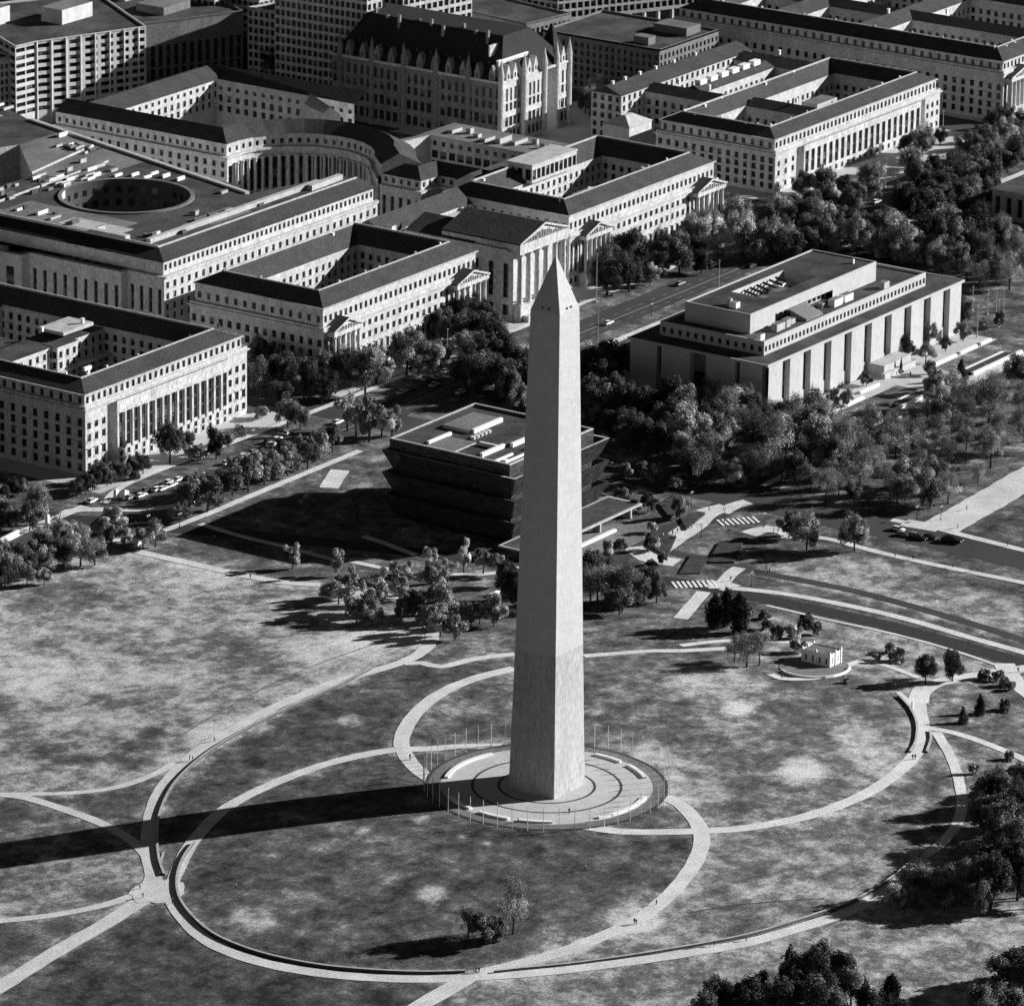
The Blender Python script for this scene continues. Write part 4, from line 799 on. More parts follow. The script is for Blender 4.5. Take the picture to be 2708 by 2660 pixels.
mb.face([(505, 583, 24), (600, 583, 24), (600, 594, 20), (505, 594, 20)], 'tile_roof'); mb.face([(600, 583, 24), (601, 500, 24), (612, 500, 20), (612, 594, 20)][::-1], 'tile_roof'); B.part('roof', mb)
B.done()
lo = [Pm0 for Pm0 in [at('TL', x, y, 16) for x, y in ((1625, 495), (1665, 560), (1740, 605), (1820, 640), (1904, 665))]]; hi_ = [at('TL', x, y, 21) for x, y in ((1700, 470), (1730, 520), (1790, 560), (1850, 600), (1904, 640))]
B = Bld('curved_wing', (*lo[2], -8), 'small curved wing with a pale sweeping roof at the foot of the slim pale tower')
r = MB()
for i in range(4):
    r.face([(*lo[i], 16), (*lo[i+1], 16), (*hi_[i+1], 21), (*hi_[i], 21)], 'flat_roof_pale'); B.plain(lo[i], lo[i+1], -8.3, 16)
    B.plain(hi_[i+1], hi_[i], -8.3, 21)
B.part('roof', r)
q = at('TL', 1850, 560, 10); roof_box(B, q[0], q[1], q[0]+7, q[1]+4, -8.3, 12, 'limestone', 'gable_block'); B.done()
# statue-topped corner tower roofs read as pale domes right of the hemicycle
# --- old post office
def post_office():
    zc = 21; zr = 39; x0, y0, x1, y1 = 658, 468, 712, 560
    B = Bld('post_office', ((x0+x1)/2, (y0+y1)/2, -8), 'massive turreted granite building with steep dark roofs and gabled dormers', mat_='rough_granite')
    arch = [(-5.5, -1.5, 2.2, 'plain'), (.5, 4.5, 2.4, 'plain'), (7.5, 10.8, 1.5, 'plain'), (12.0, 17.5, 1.2, 'plain')]
    pav = [(0, 16, 0), (16, 32, 1.5), (32, 44, -9), (44, 54, 0)]
    # south face in limestone, lighter than the other walls
    B.m = 'limestone'
    for a, b, o in pav:
        yy = y0-o; B.seg((x0, yy), (x1, yy), -8.3, zc, a, b, arch if o > -5 else [], 3.3 if o > -5 else 0)
    for x, ya, yb in ((x0+16, y0, y0-1.5), (x0+32, y0+9, y0-1.5), (x0+44, y0+9, y0)): B.plain((x, max(ya, yb)), (x, min(ya, yb)), -8.3, zc) if x != x0+32 else B.plain((x, yb), (x, ya), -8.3, zc)
    B.m = 'rough_granite'
    B.seg((x0, y1), (x0, y0), -8.3, zc, 0, y1-y0, [(-5, -1, 1.8, 'plain'), (2, 6, 1.8, 'plain'), (9, 12, 1.4, 'plain'), (14, 18, 1.2, 'plain')], 3.7)
    B.plain((x1, y0), (x1, y1), -8.3, zc); B.plain((x1, y1), (x0, y1), -8.3, zc)
    c = MB(); lp = rectloop(x0, y0, x1, y1, -.5); band(c, z3(lp, zc-.4), z3(lp, zc+.6), 'limestone'); band(c, z3(lp, zc+.6), z3(rectloop(x0, y0, x1, y1, 1), zc+.6), 'limestone'); B.part('cornice', c)
    r = MB(); a, b = rectloop(x0, y0, x1, y1, .6), rectloop(x0, y0, x1, y1, 9); b = [(x0+13, y0+8), (x1-20, y0+8), (x1-20, y1-10), (x0+13, y1-10)]
    band(r, z3(a, zc+.6), z3(b, zr), 'slate_roof'); r.face(z3(b, zr), 'slate_roof'); B.part('roof', r)
    g = MB()   # big south gable wall with ridge coping
    g.box(x0+3, y0+3.5, zc+.6, x0+26, y0+4.6, zc+8.5, 'limestone'); g.box(x0+3, y0+3.3, zc+8.5, x0+26, y0+4.8, zc+9.1, 'white_marble'); g.box(x0+4, y0+9, zc+10, x0+24, y0+9.8, zc+15, 'limestone'); B.part('gable_wall', g)
    def dormer(x, y, nx, ny, m):
        mb = MB(); w_ = 1.5; tx, ty = -ny, nx
        P = lambda u, d, z: (x+tx*u-nx*d, y+ty*u-ny*d, z)
        mb.loft([[P(-w_, 0, zc+.5), P(w_, 0, zc+.5), P(w_, 3.5, zc+.5), P(-w_, 3.5, zc+.5)], [P(-w_, 0, zc+3.6), P(w_, 0, zc+3.6), P(w_, 3.5, zc+3.6), P(-w_, 3.5, zc+3.6)], [P(-.1, 0.0, zc+7.5), P(.1, 0, zc+7.5), P(.1, 3.5, zc+7.5), P(-.1, 3.5, zc+7.5)]], m); B.part('dormer', mb)
        mb = MB(); mb.face([P(-.5, -.03, zc+1.2), P(.5, -.03, zc+1.2), P(.5, -.03, zc+3.2), P(-.5, -.03, zc+3.2)], 'glass'); B.part('dormer_window', mb)
    def turret(x, y, m, r_=1.4, h=12):
        mb = MB(); mb.tube((x, y, -8.3), (x, y, zc+3), r_, r_, m, 10); mb.tube((x, y, zc+3), (x, y, zc+h), r_*1.15, .05, m, 10); B.part('turret', mb)
    for i in range(11): dormer(x0-.1, y0+5+i*7.8, -1, 0, 'rough_granite')
    for x in (5.5, 10.8, 22, 27, 49): dormer(x0+x, y0-.2, 0, -1, 'limestone')
    for i in range(9): roof_box(B, x0+10+i%3*2.2, y0+14+i*8, x0+11.3+i%3*2.2, y0+15.3+i*8, zc+9, zc+20-i%2*1.5, 'rough_granite', 'chimney', 'dark_granite')
    for i in range(10): dormer(x0+5.0, y0+10+i*7.8, -1, 0, 'rough_granite')
    for x, y in ((0, 0), (16, -1.5), (32, -1.5), (44, 0), (54, 0)): turret(x0+x, y0+y, 'limestone', 1.3, 11)
    for i in range(1, 6): turret(x0, y0+i*17.5, 'rough_granite', 1.3, 11)
    mb = MB(); mb.loft([[(x0+44, y0+1, zc+.6), (x1, y0+1, zc+.6), (x1, y0+12, zc+.6), (x0+44, y0+12, zc+.6)], [(x0+48.9, y0+6, zc+17), (x0+49.1, y0+6, zc+17), (x0+49.1, y0+7, zc+17), (x0+48.9, y0+7, zc+17)]], 'slate_roof'); B.part('pavilion_roof', mb)
    B.done()
post_office()
# --- plain city buildings behind
def office(name, label, poly, z1, rowh, first, wh, ww, sp, m, kind='band', depth=.6, roofm='flat_roof', hide=(), plant=(), z0=-8.3):
    cx = sum(p[0] for p in poly)/len(poly); cy = sum(p[1] for p in poly)/len(poly)
    B = Bld(name, (cx, cy, -8), label, mat_=m); n = len(poly)
    rows = []; z = first
    while z+wh < z1-1: rows.append((z, z+wh, ww, kind)); z += rowh
    for k in range(n):
        a, b = poly[k], poly[(k+1) % n]
        d = Vector((b[1]-a[1], a[0]-b[0])); vis = d.x*(CAMP[0]-a[0])+d.y*(CAMP[1]-a[1]) > 0
        if vis: B.seg(a, b, z0, z1, 0, math.dist(a, b), rows, sp, depth)
        else: B.plain(a, b, z0, z1)
    r = MB(); r.face([(p[0], p[1], z1-.7) for p in poly], roofm)
    for k in range(n):
        a, b = poly[k], poly[(k+1) % n]; L = math.dist(a, b); nx, ny = -(b[1]-a[1])/L*.5, (b[0]-a[0])/L*.5
        r.prism([a, b, (b[0]+nx, b[1]+ny), (a[0]+nx, a[1]+ny)], z1-.8, z1+.25, m)
    B.part('roof', r)
    for (x0, y0, x1, y1, zz) in plant: roof_box(B, x0, y0, x1, y1, z1-.7, zz, m)
    return B
Pm = lambda k, x, y, z: at(k, x, y, z)
a, b, c_ = Pm('TL', 85, 262, 30), Pm('TL', 200, 235, 30), Pm('TL', 818, 150, 30)
B = office('office_block', 'pale concrete office block with long dark ribbon windows in bays, top left', [a, b, c_, (c_[0]+40, c_[1]+60), (a[0]+40, a[1]+70)], 30, 3.55, -1.6, 1.95, 6.5, 7.6, 'bright_concrete', plant=[(600, 668, 622, 680, 36), (577, 690, 590, 700, 37)])
for k in range(8):
    t = k/7.6; mb = MB(); x, y = b[0]+(c_[0]-b[0])*t, b[1]+(c_[1]-b[1])*t; mb.box(x-.1, y-.7, -8.3, x+.5, y-.1, 30, 'bright_concrete'); B.part('pier', mb)
B.done()
a, b = Pm('TL', 0, 330, 24), Pm('TL', 75, 315, 24)
office('apartment_building', 'narrow pale building with small paired windows at the left frame edge', [(a[0]-14, a[1]+4), b, (b[0]+12, b[1]+40), (a[0], a[1]+45)], 24, 3.5, -2, 1.9, 1.1, 2.6, 'limestone', 'plain').done()
a, b, c_ = Pm('TL', 825, 155, 25), Pm('TL', 1068, 92, 25), Pm('TL', 1360, 62, 25)
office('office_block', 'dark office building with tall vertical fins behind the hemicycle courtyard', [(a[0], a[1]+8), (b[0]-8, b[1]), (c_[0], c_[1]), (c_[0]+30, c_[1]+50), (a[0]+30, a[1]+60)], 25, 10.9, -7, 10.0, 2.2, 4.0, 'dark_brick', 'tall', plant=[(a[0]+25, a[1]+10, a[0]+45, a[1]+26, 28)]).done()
a, b, c_ = Pm('TL', 1570, 70, 27), Pm('TL', 1690, 58, 27), Pm('TL', 1840, 30, 27)
office('apartment_tower', 'slim pale tower with small square windows left of the turreted building', [(a[0]-1, a[1]+18), a, c_, (c_[0]+8, c_[1]+18)], 27, 3.9, -4, 2.2, 1.5, 2.9, 'limestone', 'plain').done()
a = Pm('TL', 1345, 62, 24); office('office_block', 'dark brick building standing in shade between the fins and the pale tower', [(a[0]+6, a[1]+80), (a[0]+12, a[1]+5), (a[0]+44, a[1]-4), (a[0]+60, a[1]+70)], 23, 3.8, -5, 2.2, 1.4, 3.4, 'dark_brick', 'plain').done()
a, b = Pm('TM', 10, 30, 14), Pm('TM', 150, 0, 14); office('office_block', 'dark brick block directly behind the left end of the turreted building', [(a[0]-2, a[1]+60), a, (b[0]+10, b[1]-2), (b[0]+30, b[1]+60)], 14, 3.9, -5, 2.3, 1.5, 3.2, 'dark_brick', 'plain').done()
a, b = Pm('TM', 150, -60, 48), Pm('TM', 235, -80, 48); office('apartment_tower', 'narrow pale tower cut by the top frame edge, first of two', [(a[0]-2, a[1]+50), a, b, (b[0]+10, b[1]+50)], 48, 4.2, -4, 2.4, 1.6, 3.0, 'limestone', 'plain').done()
a, b = Pm('TM', 352, -90, 48), Pm('TM', 740, -170, 48); office('office_block', 'pale office slab cut by the top frame edge behind the turreted building', [(a[0]-2, a[1]+50), a, b, (b[0]+10, b[1]+50)], 48, 4.2, -4, 2.4, 2.0, 3.6, 'limestone', 'plain').done()
a, b = Pm('TM', 1215, 120, 4), Pm('TM', 2150, 12, 4)
B = office('office_block', 'huge concrete office building with a grid of square dark windows, top centre', [(a[0]-4, a[1]+110), a, b, (b[0], b[1]+110)], 46, 4.1, 5.2, 2.6, 2.3, 3.5, 'concrete', 'plain', 1.0, z0=3.5)
for k in range(12):
    mb = MB(); x, y = a[0]+(b[0]-a[0])*(k+.3)/12, a[1]+(b[1]-a[1])*(k+.3)/12; mb.box(x-.7, y+.2, -8.3, x+.7, y+1.6, 3.5, 'concrete'); B.part('pillar', mb)
mb = MB(); mb.prism([(a[0], a[1]+8), (b[0], b[1]+8), (b[0], b[1]+100), (a[0], a[1]+100)], -8.3, 3.5, 'dark_brick'); B.part('ground_floor', mb); B.done()
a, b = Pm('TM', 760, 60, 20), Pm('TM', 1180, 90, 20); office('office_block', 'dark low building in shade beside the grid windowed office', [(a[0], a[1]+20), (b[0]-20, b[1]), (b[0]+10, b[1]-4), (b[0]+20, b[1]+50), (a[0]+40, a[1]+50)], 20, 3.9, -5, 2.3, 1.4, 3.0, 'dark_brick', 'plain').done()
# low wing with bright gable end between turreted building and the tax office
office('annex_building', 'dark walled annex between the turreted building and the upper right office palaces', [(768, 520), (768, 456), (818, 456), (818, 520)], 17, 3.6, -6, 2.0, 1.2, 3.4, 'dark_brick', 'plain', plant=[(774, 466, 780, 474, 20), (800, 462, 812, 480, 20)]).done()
rr = random.Random(11)
k = 0
for (u, v, zz) in ((40, 60, 16), (160, 25, 20), (300, 40, 18), (60, 120, 14), (250, 60, 12), (180, 90, 10), (520, 5, 22), (700, -10, 26), (1000, 5, 26), (1200, -10, 28), (1450, -30, 30)):
    p = Pm('TL', u, v, zz); wds = rr.uniform(14, 26)
    office('city_building', 'distant city building %s' % ['with a bright flat roof in the top left corner', 'low and pale, second from the left at the top', 'with a striped roof above the ribbon windowed block', 'of plain stone just above the left end of the ribbon windowed block', 'set back behind the ribbon windowed block', 'with a tiny roof shed near the top left corner', 'with pale bays at the top edge behind the dark fins', 'tall and pale peeking over the fins', 'in the far row right of the fins', 'in the far row left of the slim tower', 'in the far row behind the slim tower'][k],
           [(p[0], p[1]+wds*1.2), p, (p[0]+wds, p[1]-2), (p[0]+wds, p[1]+wds*1.2)], zz, 3.6, -5, 1.9, 1.3+rr.random(), 3.4, rr.choice(['limestone', 'concrete', 'concrete']), 'plain', plant=[(p[0]+4, p[1]+4, p[0]+8, p[1]+9, zz+2.5)]).done(); k += 1
# top right blocks
office('city_building', 'stone block beyond the long palace at the top right corner', [(985, 520), (985, 430), (1050, 430), (1050, 520)], 24, 4, -5, 2.4, 1.5, 4.4, 'limestone', 'plain').done()
office('city_building', 'pale block at the top edge beyond the middle of the long palace', [(930, 640), (930, 545), (1010, 540), (1010, 640)], 28, 4, -5, 2.4, 1.5, 4.4, 'limestone', 'plain').done()
# ------------------------------------------------------------------ MUSEUM OF HISTORY
def history():
    B = Bld('museum_building', (455, 190, -8), 'long flat roofed museum with tall dark slots between white stone panels', 'museum', mat_='marble')
    x0, y0, x1, y1 = 383, 159, 528, 220; zt = 13.2; sl = 5.4; N = 9
    c = 0
    for i in range(N):
        a = 394.2+14.95*i
        B.seg((x0, y0), (x1, y0), -8.3, zt, c, a-x0, [], 0); B.seg((x0, y0+1.6), (x1, y0+1.6), -8.3, zt, a-x0, a-x0+sl, [(-3.0, 12.6, 4.9, 'tall')], sl, .4)
        for x in (a, a+sl): B.plain((x, y0), (x, y0+1.6), -8.3, zt) if x == a else B.plain((x, y0+1.6), (x, y0), -8.3, zt)
        c = a-x0+sl
    B.seg((x0, y0), (x1, y0), -8.3, zt, c, x1-x0, [], 0)
    cuts = [(0, 12, 0), (12, 14, 1), (14, 27, 0), (27, 34, 1), (34, 47, 0), (47, 49, 1), (49, 59, 0), (59, 61, 1)]
    for a, b, k in cuts:
        if k: B.seg((x0+1.4, y1), (x0+1.4, y0), -8.3, zt, a, b, [(-7.5, 12.2, (b-a)*.9, 'plain')], b-a, .3); B.plain((x0, y1-a), (x0+1.4, y1-a), -8.3, zt); B.plain((x0+1.4, y1-b), (x0, y1-b), -8.3, zt)
        else: B.seg((x0, y1), (x0, y0), -8.3, zt, a, b, [], 0)
    B.plain((x1, y0), (x1, y1), -8.3, zt); B.plain((x1, y1), (x0, y1), -8.3, zt)
    r = MB(); r.prism([(x0-.9, y0-.9), (x1+.9, y0-.9), (x1+.9, y1+.9), (x0-.9, y1+.9)], zt, 13.9, 'marble', True, 'flat_roof'); 
    for q in ((x0-.9, y0-.9, x1+.9, y0-.4), (x0-.9, y0-.4, x0-.4, y1+.9), (x1+.4, y0-.4, x1+.9, y1+.9)): r.box(q[0], q[1], 13.9, q[2], q[3], 14.15, 'marble')
    B.part('roof_slab', r)
    a0, b0, a1, b1 = 392.7, 166.5, 512.5, 213; z2 = 19.4
    B.seg((a0, b0), (a1, b0), 13.9, z2, 0, a1-a0, [(15.3, 17.1, 1.15, 'plain')], 2.75); B.seg((a0, b1), (a0, b0), 13.9, z2, 0, b1-b0, [(15.3, 17.1, 1.15, 'plain')], 3.6); B.plain((a1, b0), (a1, b1), 13.9, z2); B.plain((a1, b1), (a0, b1), 13.9, z2)
    u = MB(); u.face([(a0, b0, 18.5), (a1, b0, 18.5), (a1, b1, 18.5), (a0, b1, 18.5)], 'flat_roof')
    for q in ((a0, b0, a1, b0+.6), (a0, b1-.6, a1, b1), (a0, b0+.6, a0+.6, b1-.6), (a1-.6, b0+.6, a1, b1-.6)): u.box(q[0]+.002, q[1]+.002, 18.4, q[2]-.002, q[3]-.002, z2+.004, 'marble')
    B.part('upper_roof', u)
    c0, d0, c1, d1 = 400.5, 177.7, 493, 207; z3_ = 26.3
    for (ua, ub, zb) in ((0, 18, 18.5), (18, 60, 22.2), (60, 92.5, 18.5)): B.seg((c0, d0), (c1, d0), zb, z3_, ua, ub, [], 0)
    B.plain((c0, d1), (c0, d0), 18.5, z3_); B.plain((c1, d0), (c1, d1), 18.5, z3_); B.plain((c1, d1), (c0, d1), 18.5, z3_)
    B.seg((c0+18, d0+3), (c0+60, d0+3), 18.5, 22.2, 0, 42, [(18.9, 21.6, 2.6, 'band')], 3.5)
    p = MB(); hx0, hy0, hx1, hy1 = 424, 186, 462, 201
    for q in (((c0, d0), (c1, d0), (hx1, hy0), (hx0, hy0)), ((c1, d0), (c1, d1), (hx1, hy1), (hx1, hy0)), ((c1, d1), (c0, d1), (hx0, hy1), (hx1, hy1)), ((c0, d1), (c0, d0), (hx0, hy0), (hx0, hy1))): p.face([(x, y, z3_-.5) for x, y in q], 'flat_roof')
    p.face([(hx0, hy0, 20), (hx1, hy0, 20), (hx1, hy1, 20), (hx0, hy1, 20)], 'dark_paving')
    hh = [(hx0, hy0), (hx1, hy0), (hx1, hy1), (hx0, hy1)]
    for k in range(4): a, b = hh[k], hh[(k+1) % 4]; p.face([(a[0], a[1], z3_-.5), (b[0], b[1], z3_-.5), (b[0], b[1], 20), (a[0], a[1], 20)], 'marble')
    for q in ((c0, d0, c1, d0+.5), (c0, d1-.5, c1, d1), (c0, d0+.5, c0+.5, d1-.5), (c1-.5, d0+.5, c1, d1-.5)): p.box(q[0]+.003, q[1]+.003, z3_-.6, q[2]-.003, q[3]-.003, z3_+.006, 'marble')
    B.part('penthouse_roof', p)
    for q in ((426, 190, 434, 193, 20, 23.5), (440, 189, 447, 194, 20, 24), (450, 196, 458, 199, 20, 23), (405, 187, 408, 190, 25.8, 28.0), (407.5, 191, 409, 192.5, 25.8, 28.4), (486, 184, 487, 185, 25.8, 27.6), (395, 169.5, 398, 171.5, 18.5, 21), (409, 171, 415, 173.5, 18.5, 21.3), (416, 171, 419, 173.5, 18.5, 21.6), (421, 172, 424, 175.5, 18.5, 20.5),
              (451, 171, 457, 174, 18.5, 21.3), (459, 171, 465, 174, 18.5, 21.3), (447, 174, 449, 176.5, 18.5, 20.3), (484, 168.5, 488, 171, 18.5, 21.2)): roof_box(B, *q[:4], q[4], q[5], rnd.choice(['white_marble', 'concrete', 'metal_grey']))
    mb = MB(); mb.loft([[(428, 169.5, 18.5), (440, 169.5, 18.5), (440, 176, 18.5), (428, 176, 18.5)], [(428, 169.5, 19.4), (440, 169.5, 19.4), (440, 177.6, 22), (428, 177.6, 22)]], 'flat_roof_pale'); B.part('skylight', mb)
    for i in range(6):
        mb = MB(); x = 428+i*4.6; mb.tube((x, 192, 24.8), (x+2, 199, 25.2), .5, .5, 'metal_dark', 6); B.part('roof_pipe', mb)
    mb = MB(); mb.prism([(384, 138), (380, 158), (384, 158.9), (392, 158.9), (392, 150)], -8.3, -4.5, 'marble'); mb.box(381, 160, -8.3, 382.9, 219, -4.5, 'concrete'); B.part('terrace_wall', mb)
    B.done()
    # terrace in front
    mb = MB(); mb.box(458, 152, -8.3, 478, 158.98, -3.2, 'concrete'); mb.box(456, 150.5, -8.3, 480, 152, -5.6, 'concrete'); mb.face([(x, y, -7.86) for x, y in ((400, 143), (530, 143), (530, 158.5), (400, 158.5))], 'paving'); mb.face([(x, y, -7.84) for x, y in ((452, 120), (480, 120), (480, 143), (452, 143))], 'paving'); tag(mb.build('terrace'), kind='structure')
    n = 0; nms = ['nearest the southwest corner of the museum', 'left of the museum entrance', 'right of the museum entrance', 'below the middle of the museum front', 'along the right half of the museum front', 'near the southeast corner of the museum', 'beside the sunken garden left of the entrance walk', 'beside the sunken garden right of the entrance walk', 'edging the lawn left of the entrance walk', 'edging the lawn right of the entrance walk']
    for q in ((402, 144, 412, 145), (416, 144, 430, 145), (484, 144, 500, 145), (434, 148, 448, 149), (503, 144, 516, 145), (519, 144, 527, 145), (428, 131, 450, 132), (482, 131, 514, 132), (422, 126, 450, 127), (482, 126, 520, 127)):
        mb = MB(); mb.box(q[0], q[1], -8.1, q[2], q[3], -7.0, 'white_marble'); mb.box(q[0]-.1, q[1]-.1, -7.0, q[2]+.1, q[3]+.1, -6.85, 'white_marble'); tag(mb.build('terrace_wall'), 'low white marble wall '+nms[n], 'wall', 'low marble walls in front of the museum'); n += 1
    for q in ((428, 127.3, 450, 130.7), (482, 127.3, 514, 130.7)):
        mb = MB(); mb.box(q[0], q[1], -8.1, q[2], q[3], -6.9, 'hedge'); tag(mb.build('hedge'), 'clipped dark hedge between marble walls %s of the entrance walk' % ('left' if q[0] < 450 else 'right'), 'hedge', 'hedges before the museum')
    mb = MB(); mb.tube((468.4, 154.4-4, -8), (468.4, 150.4, -7.2), 1.0, 1.0, 'metal_dark', 10); mb.loft([[(468+a*math.cos(t)*.5, 150.4+a*math.sin(t)*.5, -7.2+i*1.1) for t in np.linspace(0, 6.283, 9)[:-1]] for i, a in enumerate((1.2, 1.0, 1.3, .8, .5, .2))], 'metal_dark'); tag(mb.build('sculpture'), 'dark upright abstract sculpture on the museum entrance terrace', 'sculpture')
history()
# ------------------------------------------------------------------ TIERED BRONZE MUSEUM
def corona():
    B = Bld('museum_building', (224.5, 175, -8), 'dark bronze museum of three flaring tiers behind the obelisk', 'museum', mat_='bronze_lattice')
    x0, y0, x1, y1 = 201, 149, 261, 206; tops = (18, 9.8, 1.8); fl = 2.6
    mb = MB(); mb.box(x0+6, y0+6, -8.3, x1-6, y1-6, -5, 'glass'); B.part('glass_base', mb)
    mb = MB(); mb.box(x0+4.6, y0+4.6, -5.2, x1-4.6, y1-4.6, 17, 'bronze_lattice'); B.part('core', mb)
    for i, zt in enumerate(tops):
        zb = zt-7.5; t = MB(); n = 14
        o, b = rectloop(x0, y0, x1, y1, 0), rectloop(x0, y0, x1, y1, fl+.6)
        for k in range(4):
            l = (k+1) % 4
            for j in range(n):      # panel courses with small steps so the lattice catches light
                f0, f1 = j/n, (j+1)/n
                L = lambda A, C, f: (A[0]+(C[0]-A[0])*f, A[1]+(C[1]-A[1])*f)
                pa, pb, pc, pd = L(b[k], o[k], f0), L(b[l], o[l], f0), L(b[l], o[l], f1), L(b[k], o[k], f1)
                za_, zb_ = zb+(zt-zb)*f0, zb+(zt-zb)*(f1-.012)
                t.face([(*pa, za_), (*pb, za_), (*pc, zb_), (*pd, zb_)], 'bronze_lattice')
            t.face([(*o[k], zt), (*o[l], zt), (*rectloop(x0, y0, x1, y1, 1)[l], zt), (*rectloop(x0, y0, x1, y1, 1)[k], zt)], 'concrete' if i == 0 else 'bronze_lattice')
            q = rectloop(x0, y0, x1, y1, fl+.6); q2 = rectloop(x0, y0, x1, y1, fl+4)
            t.face([(*q[k], zb), (*q[l], zb), (*q2[l], zb), (*q2[k], zb)][::-1], 'bronze_lattice')
            q3 = rectloop(x0, y0, x1, y1, 1.0); q4 = rectloop(x0, y0, x1, y1, fl+1.2)
            t.face([(*q3[l], zt), (*q3[k], zt), (*q4[k], zt-4 if i else zt-2.2), (*q4[l], zt-4 if i else zt-2.2)], 'bronze_lattice')
        B.part('tier', t)
    r = MB(); zz = 21.0; r.box(204, 153.5, 16.6, 256, 204, zz, 'flat_roof')
    for q in ((203.6, 153.1, 256.4, 153.9), (203.6, 153.9, 204.4, 203.7), (203.6, 203.7, 256.4, 204.4), (255.6, 153.9, 256.4, 203.7)): (r.box(q[0], q[1], 16.5, q[2], q[3], 21.6, 'bronze_lattice'), r.box(q[0], q[1], 21.6, q[2], q[3], 22.0, 'concrete'))
    def bar(xa, ya, xb, yb, h, m='white_marble', zb=zz): r.box(xa, ya, zb+.01, xb, yb, zb+h, m)
    B.part('roof', r)
    for q in ((207, 167, 221, 168.2, 1.5), (223, 165, 236, 166.2, 1.5), (205, 160, 216, 160.8, .8), (208, 156.5, 219, 157.2, .8), (223, 159, 238, 160, .9), (240, 158, 247, 159, .9), (228, 185, 246, 186.2, 1.6), (208, 190.5, 222, 191.5, 1.2), (218, 168, 219, 176, 1.3), (224, 155, 238, 156.4, 1.6), (206, 156.5, 208, 158, 1.2), (240, 168, 246, 169, 1.0)):
        roof_box(B, *q[:4], zz+.01, zz+q[4], 'white_marble', 'skylight', 'white_marble')
    roof_box(B, 227, 186.3, 246, 198, zz+.01, zz+1.3, 'concrete', 'roof_plant', 'flat_roof_pale'); roof_box(B, 204, 178, 219, 190, zz+.01, zz+.5, 'concrete', 'roof_plant', 'flat_roof_pale'); roof_box(B, 221, 170, 234, 178, zz+.01, zz+.4, 'flat_roof', 'roof_plant', 'flat_roof')
    for i in range(5): roof_box(B, 222+i*2.4, 181, 223.4+i*2.4, 182.6, zz+.01, zz+1.0, 'metal_grey', 'roof_fan', 'white_marble')
    B.done()
    P_ = [Pm('MM', 1490, 1300, -3), Pm('MM', 1690, 1335, -3)]
    mb = MB(); mb.box(190, P_[1][1], -3.6, P_[1][0], P_[0][1]+.5, -3.0, 'concrete', True); mb.box(191, P_[1][1]+1, -3.0, P_[1][0]-1.5, P_[0][1]-.6, -2.95, 'flat_roof')
    s = mb.build('entrance_canopy')
    for i in range(4):
        m2 = MB(); x = 196+i*(P_[1][0]-200)/3; m2.box(x-.4, P_[1][1]+2, -8.1, x+.4, P_[1][1]+5, -3.6, 'concrete'); m2.build('pillar', s)
    tag(s, 'long flat pale entrance canopy on the south side of the bronze museum', 'canopy')
    mb = MB(); a = Pm('MM', 1530, 1490, -8); mb.box(198, a[1]-1.2, -8.1, a[0], a[1]+.2, -7.0, 'white_marble'); tag(mb.build('pool_wall'), 'low bright wall in front of the entrance canopy', 'wall')
    mb = MB(); mb.face([(190, a[1]-14, -7.9), (a[0]+4, a[1]-14, -7.9), (a[0]+16, a[1]-4, -7.9), (a[0]+6, a[1]+6, -7.9), (190, a[1]+6, -7.9)], 'flat_roof_pale'); tag(mb.build('pool'), kind='structure')
corona()
# natural history museum wing, right edge
B = Bld('museum_building', (740, 205, -8), 'dark columned museum wing cut by the right frame edge', 'museum')
B.seg((688, 236), (688, 150), -8.3, 4, 0, 86, [(-6, 2, 2.6, 'tall')], 5.4, 1.2); B.seg((688, 150), (770, 150), -8.3, 4, 0, 82, [(-6, 2, 2.0, 'tall')], 5); B.plain((770, 150), (770, 236), -8.3, 4); B.plain((770, 236), (688, 236), -8.3, 4)
mb = MB(); mb.prism([(687.2, 149.2), (770.8, 149.2), (770.8, 236.8), (687.2, 236.8)], 4, 4.9, 'limestone', True, 'flat_roof'); mb.prism([(696, 158), (764, 158), (764, 214), (696, 214)], 4.9, 8, 'limestone', top='tile_roof'); B.part('roof', mb); B.done()
